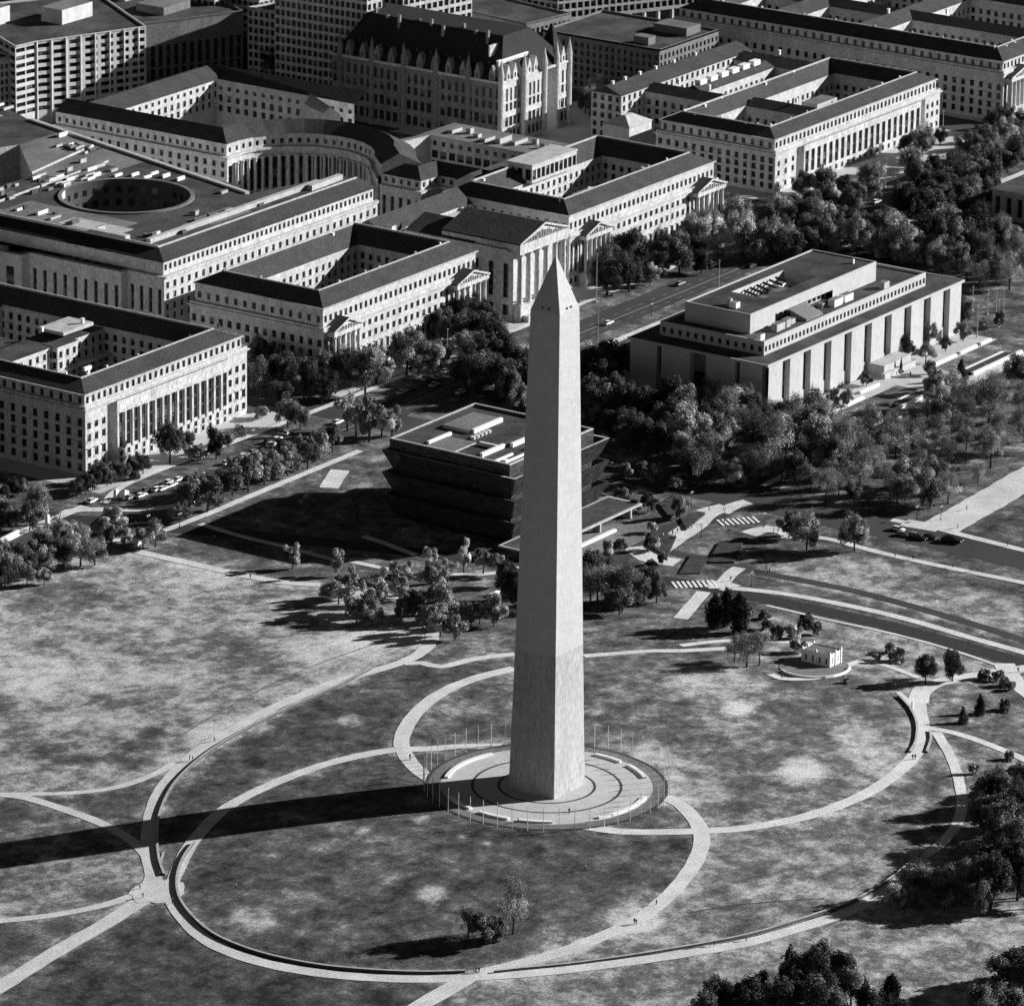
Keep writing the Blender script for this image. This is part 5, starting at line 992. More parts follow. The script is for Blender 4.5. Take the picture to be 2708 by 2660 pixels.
# ------------------------------------------------------------------ LODGE
def lodge():
    z = hz(160, 0); a = Pm('RR', 833, 780, z); x0, y0 = a[0], a[1]
    B = Bld('lodge', (x0+5, y0+6, z), 'small white stone lodge with turreted parapet among the trees', 'lodge', mat_='white_marble')
    x1, y1 = x0+7, y0+10.5; zt = z+4.9; rows = [(z+1.4, z+3.2, .55, 'plain')]
    B.seg((x0, y0), (x1, y0), z-.3, zt, 0, 7, rows, 3.5); B.seg((x0, y1), (x0, y0), z-.3, zt, 0, 10.5, rows, 2.6); B.plain((x1, y0), (x1, y1), z-.3, zt); B.plain((x1, y1), (x0, y1), z-.3, zt)
    mb = MB(); mb.face([(x0, y0, zt-.5), (x1, y0, zt-.25), (x1, y1, zt-.25), (x0, y1, zt-.25)], 'flat_roof_pale'); B.part('roof', mb)
    for (x, y) in ((x0, y0), (x1, y0), (x0, y1), (x1, y1), (x0, (y0+y1)/2), ((x0+x1)/2, y0), ((x0+x1)/2, y1)):
        mb = MB(); mb.box(x-.28, y-.28, z-.3, x+.28, y+.28, zt+.35, 'white_marble'); mb.loft([[(x-.3, y-.3, zt+.35), (x+.3, y-.3, zt+.35), (x+.3, y+.3, zt+.35), (x-.3, y+.3, zt+.35)], [(x-.05, y-.05, zt+.95), (x+.05, y-.05, zt+.95), (x+.05, y+.05, zt+.95), (x-.05, y+.05, zt+.95)]], 'white_marble'); B.part('turret', mb)
    B.done()
    mb = MB(); cx, cy = x0-3, y0+4
    mb.face([(cx+13*math.cos(t), cy+11*math.sin(t), hz(cx+13*math.cos(t), cy+11*math.sin(t))+.2) for t in np.linspace(0, 6.283, 24)[:-1]], 'flat_roof_pale'); tag(mb.build('terrace'), kind='structure')
    mb = MB(); ribbon(mb, [(cx+13*math.cos(t), cy+11*math.sin(t)) for t in np.linspace(2.6, 5.3, 12)], .5, .8, 'white_marble', True); tag(mb.build('terrace_wall'), 'curved white wall edging the lodge terrace', 'wall')
lodge()
# ------------------------------------------------------------------ TREES
def crown(mb, blobs, n, leaf, m, rg, mfrac=None):
    """leaf clumps: small quads on and inside each blob"""
    tot = sum(b[3]**2 for b in blobs)
    for (cx, cy, cz, r, sz) in blobs:
        k = max(8, int(n*r*r/tot)); bm = m if (mfrac is None or rg.random() > mfrac[1]) else mfrac[0]
        for _ in range(k):
            u = Vector((rg.gauss(0, 1), rg.gauss(0, 1), rg.gauss(0, 1))).normalized(); rad = r*(rg.random()**.4)*(1.0 if rg.random() < .85 else rg.uniform(1, 1.35))
            p = Vector((cx+u.x*rad, cy+u.y*rad, cz+u.z*rad*sz)); nrm = (u+Vector((rg.uniform(-.9, .9), rg.uniform(-.9, .9), rg.uniform(-.5, 1.1)))).normalized()
            t = nrm.orthogonal().normalized(); a = rg.uniform(0, 6.28); t2 = nrm.cross(t); e = t*math.cos(a)+t2*math.sin(a); f = nrm.cross(e); s = leaf*rg.uniform(.6, 1.3)
            mm = bm if rg.random() < .85 else m
            mb.face([p-e*s-f*s*.6, p+e*s-f*s*.7, p+e*s*.8+f*s*.7, p-e*s*.7+f*s*.6], mm)
def make_tree(kind, seed):
    rg = random.Random(seed); tr, cr = MB(), MB()
    K = dict(broad=(14.5, 7.4, .80, 9500, .27, 'leaf_mid', ('leaf_pale', .42)), dark=(15, 6.8, .84, 9000, .29, 'leaf_dark', ('leaf_mid', .25)), pale=(9.5, 3.6, .84, 4200, .21, 'leaf_pale', ('leaf_mid', .3)),
             small=(8, 3.9, .84, 4200, .23, 'leaf_mid', ('leaf_pale', .45)), ever=(13, 3.6, .9, 5200, .27, 'leaf_black', ('leaf_dark', .35)), tall=(21, 8.0, .82, 12000, .32, 'leaf_mid', ('leaf_pale', .35)), cone=(10, 3.0, .9, 3600, .25, 'leaf_black', ('leaf_dark', .4)), thin=(15.5, 7.0, .78, 4600, .20, 'leaf_mid', ('leaf_pale', .35)),
             bush=(3.2, 2.4, .98, 1300, .22, 'leaf_mid', ('leaf_pale', .3)))
    h, R, cf, n, leaf, m, mf = K[kind]; zb = h*(1-cf) if kind not in ('ever', 'cone') else h*.08; zc_ = (zb+h)/2; hz_ = (h-zb)/2
    blobs = []
    if kind in ('ever', 'cone'):
        for i in range(16):
            t = i/15; rr_ = R*(1-t)**.8*.8+.3 if kind == 'cone' else R*math.sin(math.pi*min(1, .18+t*.8))*.75
            a = rg.uniform(0, 6.28); q = rr_*.35; blobs.append((q*math.cos(a), q*math.sin(a), zb+(h-zb)*t, rr_*.9+.2, 1.1))
    else:
        nb = 17 if kind in ('small', 'pale', 'bush') else 34
        for i in range(nb):
            a = i*2.399+rg.uniform(-.3, .3); q = math.sqrt((i+.5)/nb); zz = rg.uniform(-.75, 1)
            rad = R*.78*q*math.sqrt(max(.15, 1-zz*zz*.8)); b = R*rg.uniform(.17, .38)
            if kind == 'pale': rad *= .5+.5*(zz+.75)/1.75+.1
            if rg.random() < .12: rad *= 1.25
            elif rg.random() < .15: continue
            sk = 1+.22*math.sin(a*2+seed)+.12*math.sin(a*3+seed*2)
            blobs.append((rad*sk*math.cos(a), rad*sk*math.sin(a), zc_+zz*hz_*.78+rg.uniform(-.08, .08)*h, b, rg.uniform(.8, 1.6)))
    crown(cr, blobs, n, leaf, m, rg, mf)
    t0 = .028*h; lean = (rg.uniform(-.3, .3), rg.uniform(-.3, .3)); top = (lean[0], lean[1], zc_ if kind not in ('ever', 'cone') else h*.9)
    mid = (lean[0]*.4, lean[1]*.4, zb*.9+.3)
    tr.tube((0, 0, -.4), mid, t0*1.25, t0*.9, 'bark', 7); tr.tube(mid, top, t0*.9, t0*.3, 'bark', 7)
    if kind not in ('ever', 'cone'):
        for b in blobs[::2]: tr.tube((mid[0], mid[1], mid[2]-.1+rg.uniform(0, hz_*.7)), (b[0]*.9, b[1]*.9, b[2]), t0*.38, t0*.1, 'bark', 5)
    return tr.mesh('trunk'), cr.mesh('crown')
NAMES = dict(broad='broad_tree', dark='broad_tree', pale='young_tree', small='small_tree', ever='evergreen_tree', tall='tall_tree', cone='conifer_tree', thin='thin_tree', bush='bush')
TREES = {k: [make_tree(k, 100*i+j) for j in range(5 if k in ('broad', 'dark', 'tall', 'thin') else 2)] for i, k in enumerate(NAMES)}
tcount = 0
def tree(kind, p, s, label, group=None, sz=None):
    global tcount
    tcount += 1; tm, cm_ = TREES[kind][tcount % len(TREES[kind])]
    z = hz(*p); o = empty(NAMES[kind], (p[0], p[1], z), label, 'tree', group); o.rotation_euler = (0, 0, rnd.uniform(0, 6.28)); q_ = rnd.uniform(.86, 1.16); o.scale = (s*q_, s/q_, (sz or s)*rnd.uniform(.85, 1.18)); o.rotation_euler[0] = rnd.uniform(-.05, .05)
    for nm, me in (('trunk', tm), ('crown', cm_)):
        c = bpy.data.objects.new(nm, me); COL.objects.link(c); c.parent = o
    return o
def trees(kind, k, pts, s, label, group, jit=.15):
    for q in pts:
        ss = s*(q[2] if len(q) > 2 else 1); tree(kind, at(k, q[0], q[1]), ss*rnd.uniform(1-jit, 1+jit), label, group)
# near field
tree('thin', at('BM', 968, 1500), .75, 'loose dark tree, tallest and rightmost of the clump on the front lawn', 'clump of trees on the front lawn', .95)
tree('small', at('BM', 800, 1550), 1.3, 'pale bushy tree nearest the walk in the clump on the front lawn', 'clump of trees on the front lawn')
tree('thin', at('BM', 715, 1520), .6, 'loose tree, leftmost of the clump on the front lawn', 'clump of trees on the front lawn')
tree('small', at('BM', 890, 1540), .8, 'low tree between the pale bushy tree and the tallest tree on the front lawn', 'clump of trees on the front lawn')
tree('bush', at('BM', 850, 1540), 1.4, 'low bush beside the pale bushy tree on the front lawn', 'clump of trees on the front lawn')
trees('dark', 'BR', [(200, 1900, .7), (120, 1960, .7), (380, 1900, .85), (640, 1880, 1.0), (1240, 1960, .8), (1120, 1990, .8)], .95, 'low dark tree along the bottom frame edge', 'clump at the bottom edge')
g = 'big dark trees of the lower right wood'
trees('dark', 'RR', [(1760, 1600, 1.1), (1900, 1680, 1.1), (1840, 1800), (1960, 1900, 1.1), (1700, 1700), (1780, 1980), (1990, 1560), (1900, 2060), (2060, 1780), (1850, 1500, .8)], 1.0, 'large dark tree in the wood at the right frame edge', g)
trees('tall', 'RR', [(1880, 1960, .9), (1800, 1840, .8), (1980, 2120)], .9, 'tall tree with sunlit leaf clumps in the wood at the right frame edge', g)
trees('broad', 'BR', [(1490, 1290, .9), (1330, 1250, .8), (1590, 1210, .8), (1210, 1300, .6)], .95, 'leafy tree on the edge of the bottom right walk', 'trees beside the lower right walk')
trees('dark', 'BR', [(1750, 1280, 1), (1900, 1240, 1), (1680, 1330, .8)], 1, 'dark tree shading the lower right walk', 'trees beside the lower right walk')
trees('ever', 'BR', [(620, 1800, 1.0), (1180, 1880, 1.0), (1030, 1860, .8)], 1, 'dark columnar evergreen standing alone at the bottom of the frame', 'evergreens at the bottom edge')
trees('tall', 'BR', [(760, 1830, .72), (900, 1850, .75), (620, 1840, .62)], .95, 'tree with sunlit leaf clumps at the bottom frame edge', 'clump at the bottom edge')
trees('dark', 'BR', [(860, 1860, 1.0), (960, 1830, .9), (450, 1890, .8), (300, 1940, .7), (550, 1960, .9), (780, 1960, 1)], .95, 'dark spreading tree in the clump at the bottom frame edge', 'clump at the bottom edge')
trees('dark', 'BR', [(1880, 1780, 1), (1960, 1700, .9), (1820, 1960), (1700, 2010), (1990, 1860)], 1, 'dark tree in the bottom right corner', 'trees in the bottom right corner')
# right middle
tree('dark', at('RR', 1370, 870), .62, 'rounded dark tree left of the pair above the right junction'); tree('dark', at('RR', 1520, 850), .62, 'rounded dark tree right of the pair above the right junction')
tree('cone', at('RR', 1580, 1085), .62, 'dark cone shaped conifer at the right junction, left of two'); tree('cone', at('RR', 1675, 1035), .68, 'dark cone shaped conifer at the right junction, right of two'); tree('bush', at('RR', 1815, 1015), 1.1, 'small dark round bush right of the two conifers')
tree('bush', at('RR', 1640, 1370), .9, 'small dark bush beside the forked path'); tree('bush', at('RR', 1840, 1290), .9, 'small bush on the thin path near the right edge')
trees('ever', 'RR', [(190, 560, 1.05), (320, 580, 1.1), (250, 545, .95)], 1, 'dense dark upright tree below the zebra crossing', 'upright trees below the zebra crossing')
trees('thin', 'RR', [(370, 770, .75), (440, 760, .6), (300, 740, .5)], 1, 'loose feathery tree left of the white lodge', 'trees left of the lodge')
trees('bush', 'RR', [(480, 560), (540, 600), (640, 610), (700, 550), (1170, 690), (1210, 740), (660, 690), (930, 860, .5), (1100, 730, .6), (470, 500), (760, 590)], 1.3, 'low bush on the slope around the white lodge', 'bushes around the lodge')
tree('broad', at('MR', 705, 1805), .85, 'spreading tree, left of two with visible trunks above the lawn edge'); tree('broad', at('MR', 972, 1815), .85, 'spreading tree, right of two with visible trunks above the lawn edge'); tree('small', at('MR', 605, 1740), 1.2, 'slender tree left of the two spreading trees above the lawn edge')
trees('bush', 'RR', [(1770, 850), (1810, 880), (1850, 900), (1700, 840)], 1.0, 'small bush beside the right frame walk', 'bushes at the right frame walk')
# behind and beside the obelisk
trees('thin', 'MM', [(1400, 1900, .9), (1480, 1920, .9), (1580, 1930, .9), (1660, 1900, .8)], .95, 'feathery tree in the row right of the obelisk', 'row of trees right of the obelisk')
trees('dark', 'MM', [(1440, 1880, .9), (1530, 1900, .95), (1620, 1910, .9), (1700, 1880, .8), (1480, 1780, .7), (1390, 1820, .8), (1770, 1890, .7), (1560, 1960, .8)], .95, 'feathery tree in the row right of the obelisk', 'row of trees right of the obelisk')
trees('dark', 'MM', [(960, 1880, 1), (1010, 1940, 1), (930, 1800, .6)], .85, 'dark tree directly left of the obelisk', 'dark trees left of the obelisk')
trees('broad', 'BL', [(1850, 195, .8), (1920, 170, .8)], .62, 'bushy tree at the left end of the clump on the field edge', 'clump on the field edge')
trees('pale', 'MM', [(-10, 1900), (60, 1860), (30, 1960, 1.1), (140, 1940), (190, 1960), (220, 1900), (330, 1890)], 1.1, 'pale bushy tree in the clump on the field edge', 'clump on the field edge')
trees('small', 'MM', [(90, 2000, 1.2), (180, 2010, 1.2), (390, 1950), (440, 1990, 1.2), (520, 1960, 1.2), (580, 2000, 1.2), (640, 1990), (340, 1990, .8), (480, 2060), (700, 2020), (780, 2010), (860, 2020), (560, 2080), (640, 2100)], 1, 'leafy tree between the field path and the obelisk', 'trees between the field path and the obelisk')
for (x, y, l) in ((-265, 1700, 'pale fan shaped young tree alone on the shaded lawn'), (495, 1730, 'pale upright young tree left of a row of three on the museum lawn'), (690, 1720, 'pale young tree, first of the pair nearest the obelisk on the museum lawn'), (800, 1730, 'pale young tree, second of the pair nearest the obelisk on the museum lawn'), (-10, 1740, 'pale young tree at the end of the shaded lawn path')): tree('pale', at('MM', x, y), 1.05, l)
trees('pale', 'MM', [(300, 1780, .9), (370, 1790, .9), (510, 1840, 1.1), (600, 1780, .8), (890, 1740, .9), (560, 1860)], 1.1, 'pale young tree on the sunlit edge of the museum lawn', 'young trees at the museum lawn edge')
trees('small', 'MM', [(100, 1400, .6), (-180, 1380, .7)], 1, 'small shaded tree on the dark museum lawn', 'trees on the shaded museum lawn')
# left group by the field
trees('broad', 'ML', [(60, 1780, .9), (150, 1750), (260, 1730, .95), (350, 1700), (450, 1690), (530, 1680, .9), (100, 1680, .8), (220, 1640, .9), (340, 1600, .9), (430, 1580, .8), (0, 1800, 1), (-50, 1720), (30, 1660, .8), (250, 1790, .6), (150, 1800, .6)], .78, 'feathery sunlit tree in the clump at the left edge of the field', 'clump at the left edge of the field')
trees('dark', 'ML', [(10, 1820, .8), (110, 1720, .8), (300, 1670, .8), (380, 1640, .8)], .85, 'dark tree in the clump at the left edge of the field', 'clump at the left edge of the field')
trees('small', 'ML', [(620, 1570, 1), (700, 1560, .9), (800, 1590, 1), (870, 1580), (560, 1530), (640, 1500)], 1.0, 'small tree at the corner above the field', 'trees at the corner above the field')
tree('broad', at('ML', 215, 1430), .78, 'large pale crowned tree beside the left pavement lamp'); tree('small', at('ML', 165, 1490), 1.15, 'round pale tree in front of the left pavement'); trees('broad', 'ML', [(70, 1480, .7), (10, 1450, .7), (-40, 1420)], .8, 'tree at the left frame edge beside the avenue corner', 'trees at the avenue corner')
trees('dark', 'ML', [(20, 1330, .6), (70, 1300, .6), (130, 1290, .6)], .8, 'dark tree in the shade at the foot of the left office block', 'shade trees by the left office block')
trees('dark', 'ML', [(530, 1260, .55), (600, 1240, .5), (690, 1210, .5), (480, 1290, .6), (560, 1220, .6), (640, 1200, .6), (740, 1190, .5), (800, 1170, .5), (1050, 1060, .5), (430, 1300, .5)], .95, 'dark tree at the southwest corner of the left office block', 'corner trees of the left office block')
for x, y, s, l in ((950, 1110, .85, 'round dark tree before the middle of the left office block'), (1210, 1085, .75, 'round dark tree before the right end of the left office block'), (1610, 910, .72, 'pale domed tree at the corner right of the left office block'), (1680, 920, .55, 'slim pale tree right of the domed tree by the corner')): tree('broad' if x > 1500 else 'dark', at('ML', x, y), s, l)
trees('bush', 'ML', [(1290, 1000), (1340, 960), (1060, 1080), (1110, 1060), (1460, 860, 1.2), (750, 1200)], 1.2, 'small bush along the front of the left office block', 'bushes before the left office block')
# avenue south side row
trees('small', 'ML', [(1060, 1400, 1.3), (1160, 1380, 1.4), (1230, 1300, 1.2), (1300, 1290, 1.2), (1390, 1270, 1.3), (1480, 1230, 1.2), (1540, 1190, 1.3), (1610, 1180, 1.2), (1720, 1140, 1.3), (1790, 1090, 1.2), (1860, 1050, 1.2), (1100, 1330), (1590, 1100, 1.2), (1010, 1440, .8)], 1.12, 'leafy street tree in the row along the near side of the avenue', 'street trees along the near side of the avenue')
trees('pale', 'MM', [(40, 930, 1.2), (90, 960, 1.1), (160, 990, 1.2), (230, 970, 1.1), (290, 960, 1.1)], 1.15, 'pale street tree near the corner of the tiered museum roof', 'street trees left of the tiered museum')
# before the bureaux
trees('broad', 'ML', [(1640, 600, .9), (1720, 640, 1), (1800, 680, 1), (1890, 660)], .95, 'sunlit tree before the shaded side of the middle office block', 'trees before the middle office block')
trees('dark', 'ML', [(1450, 650), (1530, 680), (1600, 720), (1450, 740, .9), (1560, 800, .8), (1700, 760), (1800, 780)], .95, 'dark tree in the shaded side street between the office blocks', 'trees in the shaded side street')
trees('broad', 'MM', [(60, 690), (140, 740), (200, 660, .9), (370, 620, 1.1), (440, 620, 1.1), (510, 600, 1), (320, 560, .8), (560, 570, .7), (690, 520, .7)], .9, 'sunlit broad tree along the far side of the avenue', 'trees along the far side of the avenue')
trees('dark', 'MM', [(120, 560, .8), (180, 590, .8), (520, 440, .8), (600, 400, 1), (660, 400, 1), (740, 380, 1), (800, 420, .9), (560, 450, .8), (700, 470), (850, 470)], .95, 'dark evergreen tree before the middle office block', 'dark trees before the middle office block')
trees('dark', 'MM', [(760, 640, 1.1), (860, 640, 1.1), (780, 740, 1.1), (870, 720, 1.1), (950, 780), (820, 560, 1), (910, 560), (960, 660), (1010, 740), (700, 690, .9)], 1, 'black shaded tree left of the upper obelisk', 'shaded trees left of the upper obelisk')
trees('broad', 'MM', [(950, 700, .7), (1010, 830, .8), (940, 760, .5), (1020, 600, .7)], .9, 'tree with sunlit top against the obelisk shaft', 'shaded trees left of the upper obelisk')
trees('dark', 'MM', [(1400, 700, 1.1), (1480, 780, 1.1), (1420, 880), (1520, 860, 1), (1600, 900), (1500, 640, .9), (1580, 640, .7), (1700, 880), (1850, 900), (1560, 1000), (1640, 1050), (1750, 1040, .9), (1850, 1000)], 1.0, 'dark tree between the obelisk and the museum corner', 'trees between obelisk and museum')
trees('broad', 'MM', [(1380, 640), (1390, 780, .8), (1370, 900, .7)], .85, 'sunlit tree right against the obelisk shaft', 'trees between obelisk and museum')
trees('small', 'MM', [(1600, 1200), (1680, 1190), (1760, 1240, 1.1), (1870, 1260, 1.1), (1580, 1340), (1640, 1400), (1720, 1380), (1560, 1620, 1), (1760, 1600, .9), (1800, 1680, .8), (1500, 1640, .9), (1430, 1700), (1900, 1420), (1740, 1500, .7)], .8, 'small tree in the garden beside the entrance canopy', 'garden trees by the entrance canopy')
# right of bureaux / round the avenue to the right
def fill(kind_w, k, poly, n, s, label, group, mind=6.5, seed=1):
    rg = random.Random(seed); P = [at(k, *q) for q in poly]; xs = [p[0] for p in P]; ys = [p[1] for p in P]; got = []; tries = 0
    while len(got) < n and tries < 6000:
        tries += 1; x, y = rg.uniform(min(xs), max(xs)), rg.uniform(min(ys), max(ys)); ins = False; j = len(P)-1
        for i in range(len(P)):
            a, b = P[i], P[j]
            if (a[1] > y) != (b[1] > y) and x < (b[0]-a[0])*(y-a[1])/(b[1]-a[1])+a[0]: ins = not ins
            j = i
        if not ins or any(math.dist((x, y), q) < mind for q in got): continue
        if 650 < x < 775 and 135 < y < 248: continue
        if (378 < x < 532 and 140 < y < 226) or (194 < x < 256 and 146 < y < 206): continue
        got.append((x, y)); kd = rg.choices([q[0] for q in kind_w], [q[1] for q in kind_w])[0]; tree(kd, (x, y), s*rg.uniform(.62, 1.22), label, group)
fill([('broad', 3), ('thin', 2), ('dark', 1)], 'MR', [(20, 1080), (250, 1010), (430, 1000), (640, 1060), (800, 1160), (820, 1300), (600, 1420), (300, 1480), (0, 1440)], 42, .95, 'tall leafy tree in the grove at the corner of the white museum', 'grove at the museum corner', 7.5, 2)
fill([('thin', 4), ('broad', 1)], 'MR', [(800, 1200), (1100, 1180), (1500, 980), (1960, 820), (1990, 1330), (1500, 1560), (1250, 1600), (1000, 1560), (700, 1560), (560, 1470), (800, 1380)], 60, .8, 'bare crowned tree in the grove before the museum lawn', 'grove before the museum lawn', 8.0, 3)
fill([('broad', 2), ('dark', 2)], 'MM', [(1460, 330), (1520, 230), (1640, 180), (1904, 60), (1904, 150), (1640, 260)], 0, .8, 'tree', 'trees', 8, 4)
fill([('broad', 2), ('dark', 3)], 'TM', [(1440, 1510), (1560, 1480), (1700, 1530), (1904, 1400), (1904, 1570), (1640, 1650), (1460, 1680)], 14, .9, 'tree before the right hand office block beside the avenue', 'trees before the right office block', 8, 5)
fill([('broad', 3), ('dark', 3)], 'TR', [(0, 1320), (160, 1260), (330, 1300), (560, 1260), (800, 1260), (780, 1380), (560, 1500), (260, 1480), (200, 1560), (0, 1500)], 22, .9, 'tree in the belt between the office block and the avenue bend', 'tree belt along the upper avenue', 8, 6)
fill([('broad', 4), ('dark', 1)], 'TR', [(520, 1480), (760, 1330), (980, 1350), (1200, 1380), (1300, 1500), (1120, 1470), (860, 1410)], 20, .9, 'sunlit tree in the row behind the white museum', 'tree row behind the white museum', 7, 7)
fill([('dark', 4), ('broad', 2), ('thin', 2)], 'TR', [(1250, 1200), (1500, 1080), (1740, 1000), (1740, 1260), (1960, 1280), (1960, 1500), (1300, 1450)], 32, .95, 'dark tree in the shaded park at the right frame edge', 'shaded park at the right edge', 8, 8)
fill([('broad', 3), ('thin', 2), ('dark', 1)], 'TR', [(1350, 1440), (1500, 1420), (1960, 1520), (1960, 1620), (1700, 1640), (1450, 1560)], 18, .75, 'tree with pale top in the park below the dark wing', 'pale trees right of the white museum', 8, 9)
fill([('broad', 3), ('dark', 2)], 'TR', [(560, 1110), (700, 1070), (860, 1100), (1080, 1080), (1100, 1140), (900, 1230), (560, 1240)], 13, .75, 'tree before the front corner of the right palace', 'trees before the right palace', 8, 10)
fill([('dark', 2), ('broad', 2)], 'TR', [(1230, 880), (1450, 780), (1480, 830), (1400, 960), (1520, 960), (1540, 900), (1640, 880), (1620, 830), (1700, 760), (1750, 720), (1900, 700), (1960, 760), (1700, 860), (1500, 1020), (1300, 1060)], 18, .75, 'tree along the avenue beyond the right palace', 'trees along the upper right avenue', 8, 11)
fill([('dark', 3), ('broad', 1)], 'TR', [(1380, 1100), (1560, 1000), (1900, 860), (1960, 960), (1740, 980), (1560, 1080), (1420, 1180)], 15, .75, 'dark tree on the near side of the upper right avenue', 'near side trees of the upper right avenue', 8, 12)
trees('dark', 'MR', [(560, 990, .7), (680, 935, .8), (800, 890, .85), (900, 845, .8), (1240, 735, .8), (1360, 670, .85), (1450, 610, .85), (1550, 560, .85)], .9, 'clipped dark tree in the row along the museum front', 'clipped trees along the museum front')
trees('small', 'MR', [(610, 970), (740, 950), (1040, 890, 1.0), (1370, 760), (1390, 830), (1480, 700), (1580, 640), (1420, 900), (860, 1000), (930, 1010), (1780, 560, .8), (1690, 580, .8)], .85, 'small tree in the museum front garden', 'small trees of the museum garden')
tree('cone', at('MR', 1570, 860), .95, 'dark pointed evergreen on the museum lawn'); tree('small', at('MR', 1430, 930), 1.2, 'dark round tree left of the pointed evergreen')
fill([('broad', 1), ('dark', 2)], 'TM', [(1340, 640), (1440, 560), (1500, 620), (1500, 740), (1400, 700)], 8, .8, 'dark tree behind the turreted building', 'trees beside the turreted building', 8, 13)
trees('dark', 'TL', [(1400, 430), (1480, 420), (1300, 410), (1540, 470)], 1, 'street tree behind the hemicycle building', 'street trees behind the hemicycle')
trees('dark', 'TL', [(1780, 420), (1850, 440), (1900, 500)], .9, 'street tree at the foot of the slim pale tower', 'street trees below the slim tower')
# ------------------------------------------------------------------ CARS, PEOPLE, LAMPS, FURNITURE
def make_car(body):
    t = bpy.data.objects.new('parked_car', None); COL.objects.link(t)
    b = MB(); sec = [(-2.25, .55, .75), (-2.2, .35, .95), (-1.5, .3, 1.0), (1.1, .3, 1.0), (2.1, .35, .85), (2.25, .5, .7)]
    b.loft([[(x, -.85, z0), (x, .85, z0), (x, .9, (z0+z1)/2), (x, .78, z1), (x, -.78, z1), (x, -.9, (z0+z1)/2)] for x, z0, z1 in sec], body)
    b.box(-1.35, -.62, 1.38, .45, .62, 1.46, body, True); o = b.build('body', t)
    g_ = MB(); g_.loft([[(-1.9, -.74, .98), (1.15, -.74, .98), (1.15, .74, .98), (-1.9, .74, .98)], [(-1.4, -.62, 1.39), (.5, -.62, 1.39), (.5, .62, 1.39), (-1.4, .62, 1.39)]], 'glass'); g_.build('window', t)
    for x in (-1.4, 1.4):
        for y in (-.9, .7): w_ = MB(); w_.tube((x, y, .33), (x, y+.2, .33), .33, .33, 'rubber', 10); w_.build('wheel', t)
    for y in (-.6, .6): h_ = MB(); h_.box(2.2, y-.16, .6, 2.27, y+.16, .74, 'white_paint', True); h_.build('headlight', t)
    return t
protos = {m: make_car(m) for m in ('car_white', 'car_black', 'car_grey')}; first = {m: True for m in protos}
def car(m, k, x, y, rz, label, group, sc=1.0, nm='parked_car'):
    p = at(k, x, y); loc = (p[0], p[1], hz(*p)+.07)
    if first[m]: o = protos[m]; first[m] = False
    else: o = copy_tree(protos[m])
    o.name = nm; o.location = loc; o.rotation_euler = (0, 0, rz); o.scale = (sc, sc, sc); tag(o, label, 'car', group)
g = 'vehicles parked and driving on the avenue'
for i, (x, y, m, l) in enumerate(((1610, 950, 'car_white', 'white van at the far end of the row before the left office block'), (1550, 985, 'car_white', 'white car beside the shaded gap on the avenue'), (1500, 1000, 'car_black', 'black car in front of the two white vehicles on the avenue'), (1000, 1210, 'car_white', 'white car at the head of the row nearest the office block middle'),
        (945, 1225, 'car_white', 'white van with a bright side second in the avenue row'), (880, 1265, 'car_white', 'white rounded car third in the avenue row'), (820, 1270, 'car_black', 'black car beside the rounded white car'), (790, 1300, 'car_white', 'white car last in the avenue row nearest the corner'), (730, 1310, 'car_grey', 'grey car turning at the corner crowd'), (515, 1330, 'car_white', 'white car waiting left of the corner'), (1170, 1060, 'car_grey', 'grey car under the round tree by the office block'), (1110, 1090, 'car_white', 'white car behind the round tree'), (1890, 890, 'car_white', 'white car in the right distance of the avenue'))): car(m, 'ML', x, y, math.radians(2+rnd.uniform(-4, 4)), l, g, 1.15)
for x, y, m, l in ((484, 645, 'car_white', 'white box van parked below the broad avenue tree'), (590, 605, 'car_white', 'white car left in the trio by the avenue lamp'), (645, 595, 'car_white', 'white car in the middle of the trio by the avenue lamp'), (690, 570, 'car_white', 'white car right in the trio by the avenue lamp')): car(m, 'MM', x, y, math.radians(rnd.uniform(-4, 4)), l, g, 1.25)
for x, y, m, l in ((1095, 1138, 'car_white', 'white car alone on the avenue before the right palace'), (1500, 975, 'car_white', 'white car on the bend beyond the right palace'), (185, 1490, 'car_white', 'white car beside a black one on the slip road'), (150, 1500, 'car_black', 'black car beside the white one on the slip road'), (645, 1235, 'car_white', 'small pale car under trees before the palace corner')): car(m, 'TR', x, y, math.radians(rnd.uniform(-4, 4)), l, g, 1.2)
g = 'vehicles on the street below the grove'
for x, y, m, l in ((1215, 1700, 'car_white', 'white car at the head of the line of vehicles'), (1245, 1730, 'car_grey', 'grey car just behind the white one'), (1340, 1750, 'car_black', 'black car second in the line of vehicles'), (1395, 1745, 'car_black', 'black car with bright nose third in the line'), (1310, 1735, 'car_grey', 'grey car between the white and black ones')): car(m, 'MR', x, y, math.radians(-88+rnd.uniform(-4, 4)), l, g, 1.15)
car('car_black', 'MR', 1520, 1765, math.radians(-86), 'large black coach last in the line of vehicles', g, 1.7)
